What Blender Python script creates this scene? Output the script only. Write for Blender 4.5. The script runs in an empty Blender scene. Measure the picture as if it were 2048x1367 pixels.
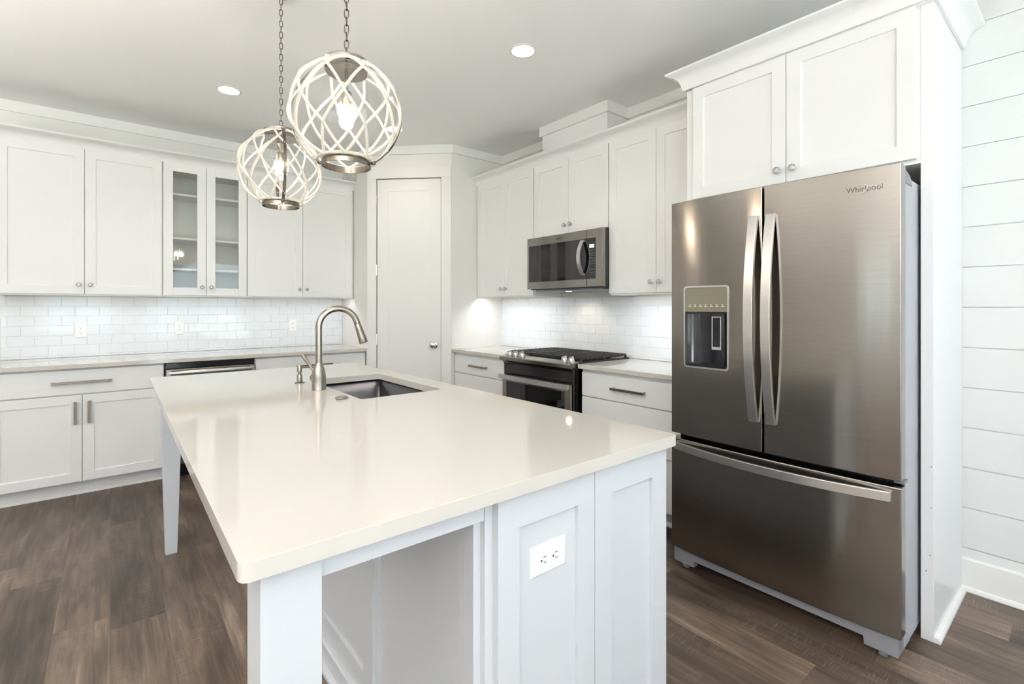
import bpy, bmesh, math, random
from mathutils import Vector, Matrix

random.seed(7)
sc = bpy.context.scene
COL = sc.collection
PI = math.pi

# ------------------------------------------------------------------ camera
IMG_W, IMG_H = 2048.0, 1367.0
F_PX, HORIZON = 977.0, 614.0
YAW = math.atan(804.0 / 977.0)
cam_d = bpy.data.cameras.new('camera')
cam_d.sensor_width = 36.0
cam_d.lens = F_PX / IMG_W * 36.0
cam_d.shift_y = -(IMG_H / 2 - HORIZON) / IMG_W
cam_d.clip_start = 0.02
cam = bpy.data.objects.new('camera', cam_d)
COL.objects.link(cam)
cam.location = (0, 0, 1.30)
cam.rotation_euler = (PI / 2, 0, -YAW)
sc.camera = cam

# ------------------------------------------------------------------ view, world and daylight
sc.view_settings.view_transform = 'Standard'
sc.view_settings.look = 'None'
sc.view_settings.exposure = 0.29
sc.view_settings.gamma = 1.0
sc.view_settings.use_curve_mapping = False
sc.cycles.use_denoising = True
sc.cycles.max_bounces = 9
sc.cycles.diffuse_bounces = 5
sc.cycles.glossy_bounces = 5
sc.cycles.transmission_bounces = 6
sc.cycles.transparent_max_bounces = 12
sc.cycles.caustics_reflective = False
sc.cycles.caustics_refractive = False
sc.cycles.sample_clamp_indirect = 6.0
sc.cycles.blur_glossy = 0.5

SKY_STRENGTH = 3.5
world = bpy.data.worlds.new('daylight_sky')
sc.world = world
world.use_nodes = True
bg = world.node_tree.nodes['Background']
bg.inputs['Color'].default_value = (0.72, 0.86, 1.0, 1)
bg.inputs['Strength'].default_value = SKY_STRENGTH

CEIL = 2.81
XR, YB = 3.05, 5.09          # kitchen right wall, back wall
XL, YF = -3.6, -2.7          # far side of the open room
T = 0.12
# windows of the room: (wall, a0, a1, z0, z1)
WIN_FRONT = [(-3.3, -1.5, 0.12, 2.3), (-1.1, 0.1, 0.75, 2.3), (0.55, 2.45, 0.12, 2.3)]
WIN_LEFT = [(.75, 1.4, 0.95, 2.05)]

def area(name, loc, rot, sx, sy, power, color, portal=False, spread=None):
    l = bpy.data.lights.new(name, 'AREA')
    l.shape = 'RECTANGLE'; l.size = sx; l.size_y = sy
    l.energy = power; l.color = color
    if spread: l.spread = spread
    if portal: l.cycles.is_portal = True
    o = bpy.data.objects.new(name, l); COL.objects.link(o)
    o.location = loc; o.rotation_euler = rot
    return o
for (a, b, z0, z1) in WIN_FRONT:
    area('window_daylight', ((a + b) / 2, YF - T - .02, (z0 + z1) / 2), (PI / 2, 0, 0), b - a, z1 - z0, 1, (1, 1, 1), True)
for (a, b, z0, z1) in WIN_LEFT:
    area('window_daylight', (XL - T - .02, (a + b) / 2, (z0 + z1) / 2), (PI / 2, 0, -PI / 2), b - a, z1 - z0, 1, (1, 1, 1), True)

# sun, high over the roof: it falls on the ground outside and comes in only as bounce
sun_d = bpy.data.lights.new('sun', 'SUN'); sun_d.energy = 85; sun_d.angle = math.radians(1); sun_d.color = (.88, .95, 1.0)
sun = bpy.data.objects.new('sun', sun_d); COL.objects.link(sun)
sun.rotation_euler = Vector((-.30, -.22, -1)).to_track_quat('-Z', 'Y').to_euler()

# ------------------------------------------------------------------ materials
def lin(c):
    return tuple((v / 12.92 if v <= 0.04045 else ((v + 0.055) / 1.055) ** 2.4) for v in c)
def srgb(r, g, b): return lin((r / 255., g / 255., b / 255.)) + (1.0,)

def new_mat(name):
    m = bpy.data.materials.new(name); m.use_nodes = True
    nt = m.node_tree
    return m, nt, nt.nodes['Principled BSDF']

def paint(name, rgb, rough=.4, bump=.0, scale=60., var=.02, metal=0., coat=0., spec=.5):
    """painted or plain surface with a little procedural unevenness"""
    m, nt, p = new_mat(name)
    p.inputs['Roughness'].default_value = rough
    p.inputs['Metallic'].default_value = metal
    p.inputs['Specular IOR Level'].default_value = spec
    if coat:
        p.inputs['Coat Weight'].default_value = coat
        p.inputs['Coat Roughness'].default_value = .05
    tc = nt.nodes.new('ShaderNodeTexCoord')
    n = nt.nodes.new('ShaderNodeTexNoise'); n.inputs['Scale'].default_value = scale
    n.inputs['Detail'].default_value = 3
    nt.links.new(tc.outputs['Object'], n.inputs['Vector'])
    cr = nt.nodes.new('ShaderNodeValToRGB')
    c = srgb(*rgb)
    cr.color_ramp.elements[0].color = tuple(v * (1 - var) for v in c[:3]) + (1,)
    cr.color_ramp.elements[1].color = tuple(min(1, v * (1 + var)) for v in c[:3]) + (1,)
    nt.links.new(n.outputs['Fac'], cr.inputs['Fac'])
    nt.links.new(cr.outputs['Color'], p.inputs['Base Color'])
    if bump:
        b = nt.nodes.new('ShaderNodeBump'); b.inputs['Strength'].default_value = bump
        b.inputs['Distance'].default_value = .002
        nt.links.new(n.outputs['Fac'], b.inputs['Height'])
        nt.links.new(b.outputs['Normal'], p.inputs['Normal'])
    return m

def steel(name, rgb, rough=.24, aniso=.7, rot=.25, axis='Z', brush=(1, 1, 90), streak=.06):
    """brushed metal: stretched reflections and fine streaks along the brushing"""
    m, nt, p = new_mat(name)
    p.inputs['Metallic'].default_value = 1.0
    p.inputs['Anisotropic'].default_value = aniso
    p.inputs['Anisotropic Rotation'].default_value = rot
    tg = nt.nodes.new('ShaderNodeTangent'); tg.direction_type = 'RADIAL'; tg.axis = axis
    nt.links.new(tg.outputs['Tangent'], p.inputs['Tangent'])
    tc = nt.nodes.new('ShaderNodeTexCoord')
    mp = nt.nodes.new('ShaderNodeMapping'); mp.inputs['Scale'].default_value = brush
    n = nt.nodes.new('ShaderNodeTexNoise'); n.inputs['Scale'].default_value = 8
    n.inputs['Detail'].default_value = 4
    nt.links.new(tc.outputs['Object'], mp.inputs['Vector']); nt.links.new(mp.outputs['Vector'], n.inputs['Vector'])
    cr = nt.nodes.new('ShaderNodeValToRGB'); c = srgb(*rgb)
    cr.color_ramp.elements[0].position = .3; cr.color_ramp.elements[1].position = .7
    cr.color_ramp.elements[0].color = tuple(v * (1 - streak) for v in c[:3]) + (1,)
    cr.color_ramp.elements[1].color = tuple(min(1, v * (1 + streak)) for v in c[:3]) + (1,)
    nt.links.new(n.outputs['Fac'], cr.inputs['Fac']); nt.links.new(cr.outputs['Color'], p.inputs['Base Color'])
    mr = nt.nodes.new('ShaderNodeMapRange')
    mr.inputs['To Min'].default_value = rough * .9; mr.inputs['To Max'].default_value = rough * 1.1
    nt.links.new(n.outputs['Fac'], mr.inputs['Value']); nt.links.new(mr.outputs['Result'], p.inputs['Roughness'])
    return m

def clear_glass(name, tint=(1, 1, 1), f0=.04, rough=.0):
    """thin clear glass: mostly see-through, mirror-like by Fresnel"""
    m = bpy.data.materials.new(name); m.use_nodes = True
    nt = m.node_tree; nt.nodes.clear()
    out = nt.nodes.new('ShaderNodeOutputMaterial')
    mix = nt.nodes.new('ShaderNodeMixShader')
    tr = nt.nodes.new('ShaderNodeBsdfTransparent'); tr.inputs['Color'].default_value = tint + (1,)
    gl = nt.nodes.new('ShaderNodeBsdfGlossy'); gl.inputs['Roughness'].default_value = rough
    fr = nt.nodes.new('ShaderNodeFresnel'); fr.inputs['IOR'].default_value = 1.5
    nz = nt.nodes.new('ShaderNodeTexNoise'); nz.inputs['Scale'].default_value = 9
    bp = nt.nodes.new('ShaderNodeBump'); bp.inputs['Strength'].default_value = .03; bp.inputs['Distance'].default_value = .01
    nt.links.new(nz.outputs['Fac'], bp.inputs['Height'])
    nt.links.new(bp.outputs['Normal'], gl.inputs['Normal'])
    ad = nt.nodes.new('ShaderNodeMath'); ad.operation = 'MULTIPLY'; ad.inputs[1].default_value = 1.1
    ge = nt.nodes.new('ShaderNodeNewGeometry'); mr = nt.nodes.new('ShaderNodeMapRange')
    mr.inputs['To Min'].default_value = 1.5; mr.inputs['To Max'].default_value = 1 / 1.5
    nt.links.new(ge.outputs['Backfacing'], mr.inputs['Value']); nt.links.new(mr.outputs['Result'], fr.inputs['IOR'])
    nt.links.new(fr.outputs[0], ad.inputs[0]); nt.links.new(ad.outputs[0], mix.inputs[0])
    nt.links.new(tr.outputs[0], mix.inputs[1]); nt.links.new(gl.outputs[0], mix.inputs[2])
    nt.links.new(mix.outputs[0], out.inputs['Surface'])
    return m

def glow(name, rgb, strength):
    m, nt, p = new_mat(name)
    p.inputs['Base Color'].default_value = (.9, .9, .9, 1)
    p.inputs['Emission Color'].default_value = lin(tuple(v / 255. for v in rgb)) + (1,)
    p.inputs['Emission Strength'].default_value = strength
    return m

def plank_floor(name):
    """wood-look vinyl planks laid along Y, one tone per plank, grain, knots and saw marks"""
    m, nt, p = new_mat(name)
    N = nt.nodes.new; L = nt.links.new
    def math_n(op, a=None, b=None, va=None, vb=None):
        n = N('ShaderNodeMath'); n.operation = op
        if a is not None: L(a, n.inputs[0])
        if b is not None: L(b, n.inputs[1])
        if va is not None: n.inputs[0].default_value = va
        if vb is not None: n.inputs[1].default_value = vb
        return n.outputs[0]
    tc = N('ShaderNodeTexCoord'); sep = N('ShaderNodeSeparateXYZ'); L(tc.outputs['Object'], sep.inputs[0])
    X, Y = sep.outputs[0], sep.outputs[1]
    W, LEN = .180, 1.22
    xr = math_n('DIVIDE', math_n('ADD', X, vb=-.002), vb=W)
    row = math_n('FLOOR', xr)
    wn = N('ShaderNodeTexWhiteNoise'); wn.noise_dimensions = '1D'; L(row, wn.inputs['W'])
    yy = math_n('ADD', math_n('DIVIDE', Y, vb=LEN), math_n('MULTIPLY', wn.outputs['Value'], vb=5.0))
    pl = math_n('FLOOR', yy)
    idv = N('ShaderNodeCombineXYZ'); L(row, idv.inputs[0]); L(pl, idv.inputs[1])
    w2 = N('ShaderNodeTexWhiteNoise'); w2.noise_dimensions = '2D'; L(idv.outputs[0], w2.inputs['Vector'])
    rnd = w2.outputs['Value']
    # grain: stretched along Y, different on each plank
    off = N('ShaderNodeCombineXYZ'); L(math_n('MULTIPLY', rnd, vb=37.), off.inputs[0]); L(math_n('MULTIPLY', rnd, vb=91.), off.inputs[1])
    vadd = N('ShaderNodeVectorMath'); vadd.operation = 'ADD'; L(tc.outputs['Object'], vadd.inputs[0]); L(off.outputs[0], vadd.inputs[1])
    mp = N('ShaderNodeMapping'); mp.inputs['Scale'].default_value = (13, 1.5, 1); L(vadd.outputs[0], mp.inputs['Vector'])
    g1 = N('ShaderNodeTexNoise'); g1.inputs['Scale'].default_value = 1.0; g1.inputs['Detail'].default_value = 6
    g1.inputs['Roughness'].default_value = .62; g1.inputs['Distortion'].default_value = 1.1; L(mp.outputs[0], g1.inputs['Vector'])
    mp2 = N('ShaderNodeMapping'); mp2.inputs['Scale'].default_value = (150, 6, 1); L(vadd.outputs[0], mp2.inputs['Vector'])
    g2 = N('ShaderNodeTexNoise'); g2.inputs['Scale'].default_value = 1.0; g2.inputs['Detail'].default_value = 4; L(mp2.outputs[0], g2.inputs['Vector'])
    mp3 = N('ShaderNodeMapping'); mp3.inputs['Scale'].default_value = (13, 330, 1); L(vadd.outputs[0], mp3.inputs['Vector'])
    g3 = N('ShaderNodeTexNoise'); g3.inputs['Scale'].default_value = 1.0; g3.inputs['Detail'].default_value = 3; L(mp3.outputs[0], g3.inputs['Vector'])
    mp4 = N('ShaderNodeMapping'); mp4.inputs['Scale'].default_value = (2.4, 1.2, 1); L(vadd.outputs[0], mp4.inputs['Vector'])
    g4 = N('ShaderNodeTexNoise'); g4.inputs['Scale'].default_value = 1.4; g4.inputs['Detail'].default_value = 2; L(mp4.outputs[0], g4.inputs['Vector'])
    f = math_n('ADD', math_n('MULTIPLY', g1.outputs['Fac'], vb=.62), math_n('MULTIPLY', g2.outputs['Fac'], vb=.24))
    mp5 = N('ShaderNodeMapping'); mp5.inputs['Scale'].default_value = (46, 3.2, 1); L(vadd.outputs[0], mp5.inputs['Vector'])
    g5 = N('ShaderNodeTexNoise'); g5.inputs['Scale'].default_value = 1.0; g5.inputs['Detail'].default_value = 5; g5.inputs['Distortion'].default_value = .6; L(mp5.outputs[0], g5.inputs['Vector'])
    f = math_n('ADD', f, math_n('MULTIPLY', g5.outputs['Fac'], vb=.34))
    f = math_n('ADD', f, math_n('MULTIPLY', g4.outputs['Fac'], vb=.34))
    f = math_n('ADD', f, math_n('MULTIPLY', math_n('SUBTRACT', rnd, vb=.5), vb=.20))
    f = math_n('SUBTRACT', f, vb=.325)
    cr = N('ShaderNodeValToRGB'); L(f, cr.inputs['Fac'])
    e = cr.color_ramp.elements
    e[0].position = .24; e[0].color = srgb(40, 33, 28)
    e[1].position = .80; e[1].color = srgb(170, 152, 134)
    k = e.new(.42); k.color = srgb(78, 65, 55)
    k = e.new(.58); k.color = srgb(108, 92, 79)
    # pale cross-grain saw marks
    sm = N('ShaderNodeMapRange'); sm.inputs['From Min'].default_value = .57; sm.inputs['From Max'].default_value = .72
    L(g3.outputs['Fac'], sm.inputs['Value'])
    sm2 = N('ShaderNodeMapRange'); sm2.inputs['From Min'].default_value = .44; sm2.inputs['From Max'].default_value = .60
    L(g4.outputs['Fac'], sm2.inputs['Value'])
    sf = math_n('MULTIPLY', math_n('MULTIPLY', sm.outputs[0], sm2.outputs[0]), vb=.38)
    mx = N('ShaderNodeMix'); mx.data_type = 'RGBA'; L(sf, mx.inputs['Factor']); L(cr.outputs['Color'], mx.inputs['A'])
    mx.inputs['B'].default_value = srgb(178, 164, 148)
    # plank joints
    fx = math_n('FRACT', xr); fy = math_n('FRACT', yy)
    ex = math_n('MINIMUM', fx, math_n('SUBTRACT', va=1.0, b=fx)); ey = math_n('MINIMUM', fy, math_n('SUBTRACT', va=1.0, b=fy))
    jx = math_n('LESS_THAN', ex, vb=.007); jy = math_n('LESS_THAN', ey, vb=.0012)
    jn = math_n('MULTIPLY', math_n('MAXIMUM', jx, jy), vb=.55)
    mx2 = N('ShaderNodeMix'); mx2.data_type = 'RGBA'; L(jn, mx2.inputs['Factor']); L(mx.outputs['Result'], mx2.inputs['A'])
    mx2.inputs['B'].default_value = srgb(48, 40, 34)
    L(mx2.outputs['Result'], p.inputs['Base Color'])
    rr = N('ShaderNodeMapRange'); rr.inputs['To Min'].default_value = .34; rr.inputs['To Max'].default_value = .52
    L(g2.outputs['Fac'], rr.inputs['Value']); L(rr.outputs[0], p.inputs['Roughness'])
    b = N('ShaderNodeBump'); b.inputs['Strength'].default_value = .22; b.inputs['Distance'].default_value = .0015
    hh = math_n('SUBTRACT', math_n('ADD', g2.outputs['Fac'], math_n('MULTIPLY', g3.outputs['Fac'], vb=.7)), jn)
    L(hh, b.inputs['Height']); L(b.outputs['Normal'], p.inputs['Normal'])
    return m

M = {}
M['cab'] = paint('white_cabinet_paint', (238, 238, 238), .32, .02, 40, .008)
M['cabin'] = paint('cabinet_interior', (240, 238, 235), .5, 0, 30, .01)
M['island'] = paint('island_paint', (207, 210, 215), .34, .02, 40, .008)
M['wall'] = paint('wall_paint', (234, 232, 229), .6, .04, 220, .008)
M['ceil'] = paint('ceiling_paint', (249, 249, 248), .85, .05, 260, .01)
M['trim'] = paint('trim_paint', (237, 236, 234), .38, .01, 60, .006)
M['ship'] = paint('shiplap_paint', (224, 225, 225), .42, .02, 50, .008)
M['quartz'] = paint('white_quartz', (200, 196, 189), .07, 0, 320, .012, spec=.5)
M['tile'] = paint('glass_tile', (230, 235, 239), .05, 0, 6, .015)
M['grout'] = paint('grout', (226, 229, 230), .8, .2, 300, .03)
M['wood_raw'] = paint('unfinished_maple', (205, 186, 140), .55, .05, 30, .06)
M['floor'] = plank_floor('vinyl_plank_floor')
M['steel'] = steel('brushed_stainless', (138, 133, 127), .175, .85)
M['steel_l'] = steel('satin_stainless', (206, 204, 202), .30, .3)
M['nickel'] = steel('brushed_nickel', (146, 139, 130), .24, .35)
M['dnickel'] = steel('aged_nickel', (112, 105, 96), .22, .35)
M['chrome'] = paint('chrome', (222, 222, 224), .06, 0, 10, .01, metal=1.)
M['sinksteel'] = steel('sink_steel', (112, 112, 118), .30, .4, 0.)
M['black'] = paint('black_enamel', (10, 10, 11), .18, 0, 40, .05)
M['bglass'] = paint('black_glass', (9, 9, 12), .03, 0, 10, .05)
M['iron'] = paint('cast_iron', (26, 22, 20), .45, .15, 200, .08)
M['dark'] = paint('dark_gap', (16, 15, 15), .7, 0, 40, .05)
M['gplast'] = paint('grey_plastic', (118, 118, 124), .4, .05, 200, .02)
M['fside'] = paint('fridge_side_grey', (168, 170, 177), .42, .12, 260, .02)
M['disp'] = paint('dispenser_panel', (112, 108, 92), .10, 0, 12, .03)
M['dblack'] = paint('dispenser_black', (12, 13, 22), .12, 0, 20, .05)
M['silver'] = paint('silver_trim', (214, 214, 212), .22, 0, 40, .02, metal=.9)
M['plate'] = paint('outlet_plastic', (243, 243, 242), .3, 0, 40, .005)
M['slot'] = paint('outlet_slot', (58, 57, 56), .5, 0, 40, .02)
M['rope'] = paint('white_rope', (244, 242, 236), .85, .3, 500, .03)
_nt = M['rope'].node_tree; _t = _nt.nodes.new('ShaderNodeBsdfTranslucent'); _t.inputs['Color'].default_value = srgb(246, 243, 236)
_mx = _nt.nodes.new('ShaderNodeMixShader'); _mx.inputs[0].default_value = .45
_out = [n_ for n_ in _nt.nodes if n_.type == 'OUTPUT_MATERIAL'][0]
_nt.links.new(_nt.nodes['Principled BSDF'].outputs[0], _mx.inputs[1]); _nt.links.new(_t.outputs[0], _mx.inputs[2]); _nt.links.new(_mx.outputs[0], _out.inputs['Surface'])
M['logo'] = paint('logo_metal', (92, 88, 82), .25, 0, 40, .02, metal=.8)
M['crystal'] = None
M['glass'] = clear_glass('cabinet_glass', (.97, .98, .97))
M['globe'] = clear_glass('globe_glass', (.985, .985, .98))
M['bulb'] = glow('lit_bulb', (255, 226, 184), 45)
M['can'] = glow('lit_downlight', (255, 232, 200), 22)
M['led'] = glow('lit_led_strip', (238, 244, 255), 6)
M['display'] = glow('lit_display', (150, 175, 200), .35)
M['bounce_ground'] = paint('bounce_concrete', (226, 227, 230), .85, .2, 5, .03)
M['grass'] = paint('lawn_grass', (128, 134, 116), .9, .2, 3, .15)
m, nt, p = new_mat('knob_crystal')
p.inputs['Transmission Weight'].default_value = .75; p.inputs['Roughness'].default_value = .03; p.inputs['IOR'].default_value = 1.5
p.inputs['Base Color'].default_value = (.96, .96, .96, 1)
M['crystal'] = m

# ------------------------------------------------------------------ mesh building helpers
class MB:
    def __init__(s): s.v = []; s.f = []
    def add(s, vs, fs):
        o = len(s.v); s.v += [tuple(v) for v in vs]; s.f += [tuple(i + o for i in f) for f in fs]; return s
    def box(s, x0, x1, y0, y1, z0, z1):
        if x0 > x1: x0, x1 = x1, x0
        if y0 > y1: y0, y1 = y1, y0
        if z0 > z1: z0, z1 = z1, z0
        return s.add([(x0, y0, z0), (x1, y0, z0), (x1, y1, z0), (x0, y1, z0), (x0, y0, z1), (x1, y0, z1), (x1, y1, z1), (x0, y1, z1)],
                     [(3, 2, 1, 0), (4, 5, 6, 7), (0, 1, 5, 4), (1, 2, 6, 5), (2, 3, 7, 6), (3, 0, 4, 7)])
    def taper(s, c0, h0, z0, c1, h1, z1):
        vs = []
        for (c, h, z) in ((c0, h0, z0), (c1, h1, z1)):
            vs += [(c[0] - h, c[1] - h, z), (c[0] + h, c[1] - h, z), (c[0] + h, c[1] + h, z), (c[0] - h, c[1] + h, z)]
        return s.add(vs, [(3, 2, 1, 0), (4, 5, 6, 7), (0, 1, 5, 4), (1, 2, 6, 5), (2, 3, 7, 6), (3, 0, 4, 7)])
    def prism(s, poly, a0, a1, axis):
        """polygon extruded along axis; poly coordinates are the other two axes in x,y,z order"""
        def P(u, v, a):
            return {'X': (a, u, v), 'Y': (u, a, v), 'Z': (u, v, a)}[axis]
        n = len(poly)
        vs = [P(u, v, a0) for u, v in poly] + [P(u, v, a1) for u, v in poly]
        fs = [tuple(range(n))[::-1], tuple(range(n, 2 * n))] + [(i, (i + 1) % n, n + (i + 1) % n, n + i) for i in range(n)]
        return s.add(vs, fs)
    def tube(s, path, r, n=10, closed=False, cap=True, lobes=0, twist=0., depth=.0, flat=None):
        P = [Vector(p) for p in path]; m = len(P)
        rad = r if isinstance(r, (list, tuple)) else [r] * m
        o = len(s.v); nrm = None; dist = 0.
        for i in range(m):
            if closed: t = P[(i + 1) % m] - P[i - 1]
            else: t = P[min(i + 1, m - 1)] - P[max(i - 1, 0)]
            t.normalize()
            if nrm is None:
                a = Vector((0, 0, 1)) if abs(t.z) < .9 else Vector((1, 0, 0))
                nrm = (a - t * a.dot(t)).normalized()
            else:
                nrm = (nrm - t * nrm.dot(t)).normalized()
            b = t.cross(nrm)
            if i: dist += (P[i] - P[i - 1]).length
            for k in range(n):
                ph = 2 * PI * k / n
                rr = rad[i]
                if lobes: rr *= 1 + depth * math.cos(lobes * (ph - twist * dist))
                s.v.append(tuple(P[i] + nrm * (rr * math.cos(ph)) + b * (rr * math.sin(ph))))
        rings = m if closed else m - 1
        for i in range(rings):
            j = (i + 1) % m
            for k in range(n):
                l = (k + 1) % n
                s.f.append((o + i * n + k, o + i * n + l, o + j * n + l, o + j * n + k))
        if cap and not closed:
            s.f.append(tuple(o + k for k in range(n))[::-1]); s.f.append(tuple(o + (m - 1) * n + k for k in range(n)))
        return s
    def lathe(s, prof, n=32, c=(0, 0, 0), axis='Z', close=False):
        """profile of (radius, height) revolved about an axis through c"""
        def P(x, y, h):
            return {'Z': (c[0] + x, c[1] + y, c[2] + h), 'Y': (c[0] + x, c[1] + h, c[2] + y), 'X': (c[0] + h, c[1] + x, c[2] + y)}[axis]
        o = len(s.v); m = len(prof)
        for (r, h) in prof:
            for k in range(n):
                a = 2 * PI * k / n
                s.v.append(P(r * math.cos(a), r * math.sin(a), h))
        for i in range(m if close else m - 1):
            j = (i + 1) % m
            for k in range(n):
                l = (k + 1) % n
                s.f.append((o + i * n + k, o + i * n + l, o + j * n + l, o + j * n + k))
        if not close:
            s.f.append(tuple(o + k for k in range(n))[::-1]); s.f.append(tuple(o + (m - 1) * n + k for k in range(n)))
        return s
    def sphere(s, c, r, nu=16, nv=10):
        prof = [(max(1e-5, r * math.sin(PI * i / nv)), -r * math.cos(PI * i / nv)) for i in range(nv + 1)]
        return s.lathe(prof, nu, c)
    def shaker(s, x0, x1, z0, z1, yf, t=.02, st=.062, rec=.008, stb=None):
        """framed flat-panel front facing -y"""
        a, b = x0 + st, x1 - st; c, d = z0 + (stb or st), z1 - st; y2 = yf + rec; yb = yf + t
        vs = [(x0, yf, z0), (x1, yf, z0), (x1, yf, z1), (x0, yf, z1), (a, yf, c), (b, yf, c), (b, yf, d), (a, yf, d),
              (a, y2, c), (b, y2, c), (b, y2, d), (a, y2, d), (x0, yb, z0), (x1, yb, z0), (x1, yb, z1), (x0, yb, z1)]
        fs = [(0, 1, 5, 4), (1, 2, 6, 5), (2, 3, 7, 6), (3, 0, 4, 7), (4, 5, 9, 8), (5, 6, 10, 9), (6, 7, 11, 10), (7, 4, 8, 11), (8, 9, 10, 11),
              (1, 0, 12, 13), (2, 1, 13, 14), (3, 2, 14, 15), (0, 3, 15, 12), (15, 14, 13, 12)]
        return s.add(vs, fs)
    def frame(s, x0, x1, z0, z1, y0, y1, w, wb=None):
        """open rectangular frame between y0 and y1"""
        wb = wb or w
        s.box(x0, x0 + w, y0, y1, z0, z1); s.box(x1 - w, x1, y0, y1, z0, z1)
        s.box(x0 + w, x1 - w, y0, y1, z0, z0 + wb); s.box(x0 + w, x1 - w, y0, y1, z1 - w, z1)
        return s
    def xf(s, mat):
        s.v = [tuple(mat @ Vector(v)) for v in s.v]; return s
    def mesh(s, name, mat, smooth=None):
        me = bpy.data.meshes.new(name)
        me.from_pydata(s.v, [], s.f); me.validate(); me.update()
        bm = bmesh.new(); bm.from_mesh(me); bmesh.ops.recalc_face_normals(bm, faces=bm.faces); bm.to_mesh(me); bm.free()
        me.materials.append(mat)
        if smooth:
            me.polygons.foreach_set('use_smooth', [True] * len(me.polygons))
            me.set_sharp_from_angle(angle=math.radians(smooth))
        return me
    def build(s, name, mat, parent=None, bevel=0, seg=2, smooth=None, org=(0, 0, 0)):
        if org != (0, 0, 0):
            s.v = [(v[0] - org[0], v[1] - org[1], v[2] - org[2]) for v in s.v]
        me = s.mesh(name, mat, smooth)
        o = bpy.data.objects.new(name, me); COL.objects.link(o)
        if parent: o.parent = parent
        elif org != (0, 0, 0): o.location = org
        if bevel:
            md = o.modifiers.new('edge', 'BEVEL'); md.width = bevel; md.segments = seg; md.limit_method = 'ANGLE'
            md.angle_limit = math.radians(38); md.harden_normals = False
            me.polygons.foreach_set('use_smooth', [False] * len(me.polygons))
        return o

def tag(o, label, cat, group=None):
    o['label'] = label; o['category'] = cat
    if group: o['group'] = group
    return o
def thing(name, label, cat, loc=(0, 0, 0), rz=0, group=None):
    o = bpy.data.objects.new(name, None); COL.objects.link(o)
    o.location = loc; o.rotation_euler = (0, 0, rz); o.empty_display_size = .1
    return tag(o, label, cat, group)
def struct(o): o['kind'] = 'structure'; return o
def plabel(o, label): o['label'] = label; return o
def part(me_obj, parent, loc=(0, 0, 0), rot=(0, 0, 0)):
    """a further copy of a finished part under another parent"""
    c = me_obj.copy(); COL.objects.link(c); c.parent = parent; c.location = loc; c.rotation_euler = rot
    return c
def kids(o): return [x for x in bpy.data.objects if x.parent == o]
def copy_tree(o, parent=None):
    c = o.copy(); COL.objects.link(c)
    if parent: c.parent = parent
    for ch in kids(o): copy_tree(ch, c)
    return c

# ------------------------------------------------------------------ the room
fl = MB().box(XL - T, XR + T, YF - T, YB + T, -.1, 0)
struct(fl.build('floor', M['floor']))
struct(MB().box(XL - T, XR + T, YF - T, YB + T, CEIL, CEIL + .1).build('ceiling', M['ceil']))
struct(MB().box(XL - T, XR + T, YB, YB + T, 0, CEIL).build('wall_back', M['wall']))
# right wall: plain behind the kitchen, shiplap boards past the fridge surround
SH0, SHP = .192, .18458
prof = [(XR + T, 0), (XR, 0)]
k = -1
zs = [SH0 + SHP * i for i in range(-1, 15)]
for z in zs:
    if .02 < z < CEIL - .02:
        prof += [(XR, z - .0022), (XR + .007, z - .0022), (XR + .007, z + .0022), (XR, z + .0022)]
prof += [(XR, CEIL), (XR + T, CEIL)]
w = MB().prism(prof, YF - T, .44, 'Y')
struct(w.build('wall_right', M['ship']))
struct(MB().box(XR, XR + T, .44, YB + T, 0, CEIL).build('wall_right_kitchen', M['wall']))
# walls behind the camera, with window openings
def wall_with_openings(name, axis, pos0, pos1, a0, a1, wins):
    mb = MB(); cur = a0
    def bx(p, q, z0, z1):
        if axis == 'Y': mb.box(p, q, pos0, pos1, z0, z1)
        else: mb.box(pos0, pos1, p, q, z0, z1)
    for (p, q, z0, z1) in sorted(wins):
        bx(cur, p, 0, CEIL); bx(p, q, 0, z0); bx(p, q, z1, CEIL); cur = q
    bx(cur, a1, 0, CEIL)
    return struct(mb.build(name, M['wall']))
wall_with_openings('wall_front', 'Y', YF - T, YF, XL - T, XR, WIN_FRONT)
wall_with_openings('wall_left', 'X', XL - T, XL, YF, YB, WIN_LEFT)
def window(n, axis, p, q, z0, z1):
    mb = MB(); c = .07
    def bx(m_, a, b, d0, d1, u, v):
        if axis == 'Y': m_.box(a, b, YF - T + d0, YF - T + d1, u, v)
        else: m_.box(XL - T + d0, XL - T + d1, a, b, u, v)
    bx(mb, p, p + .06, .03, .13, z0, z1); bx(mb, q - .06, q, .03, .13, z0, z1)
    bx(mb, p + .06, q - .06, .03, .13, z0, z0 + .08); bx(mb, p + .06, q - .06, .03, .13, z1 - .06, z1)
    mid = (p + q) / 2; bx(mb, mid - .04, mid + .04, .04, .11, z0 + .08, z1 - .06)
    if z0 < .3:
        bx(mb, p + .06, mid - .04, .05, .09, 1.0, 1.06); bx(mb, mid + .04, q - .06, .05, .09, 1.0, 1.06)
    fr = struct(mb.build('window_%d' % n, M['trim'], bevel=.004))
    g = MB(); bx(g, p + .06, q - .06, .066, .072, z0 + .08, z1 - .06)
    g.build('pane', M['glass'], fr)
n = 1
for wn in WIN_FRONT: window(n, 'Y', *wn); n += 1
for wn in WIN_LEFT: window(n, 'X', *wn); n += 1
lw = MB(); lw.add([(-40, -40, -.25), (40, -40, -.25), (40, 40, -.25), (-40, 40, -.25)], [(0, 1, 2, 3)])
struct(lw.build('lawn', M['grass']))
struct(MB().box(XL - 6, XR + 3, YF - 9, YF - T, -.2, -.06).build('bounce_pavement', M['bounce_ground']))  # pale pavement added outside to bounce sunlight up through the windows

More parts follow.
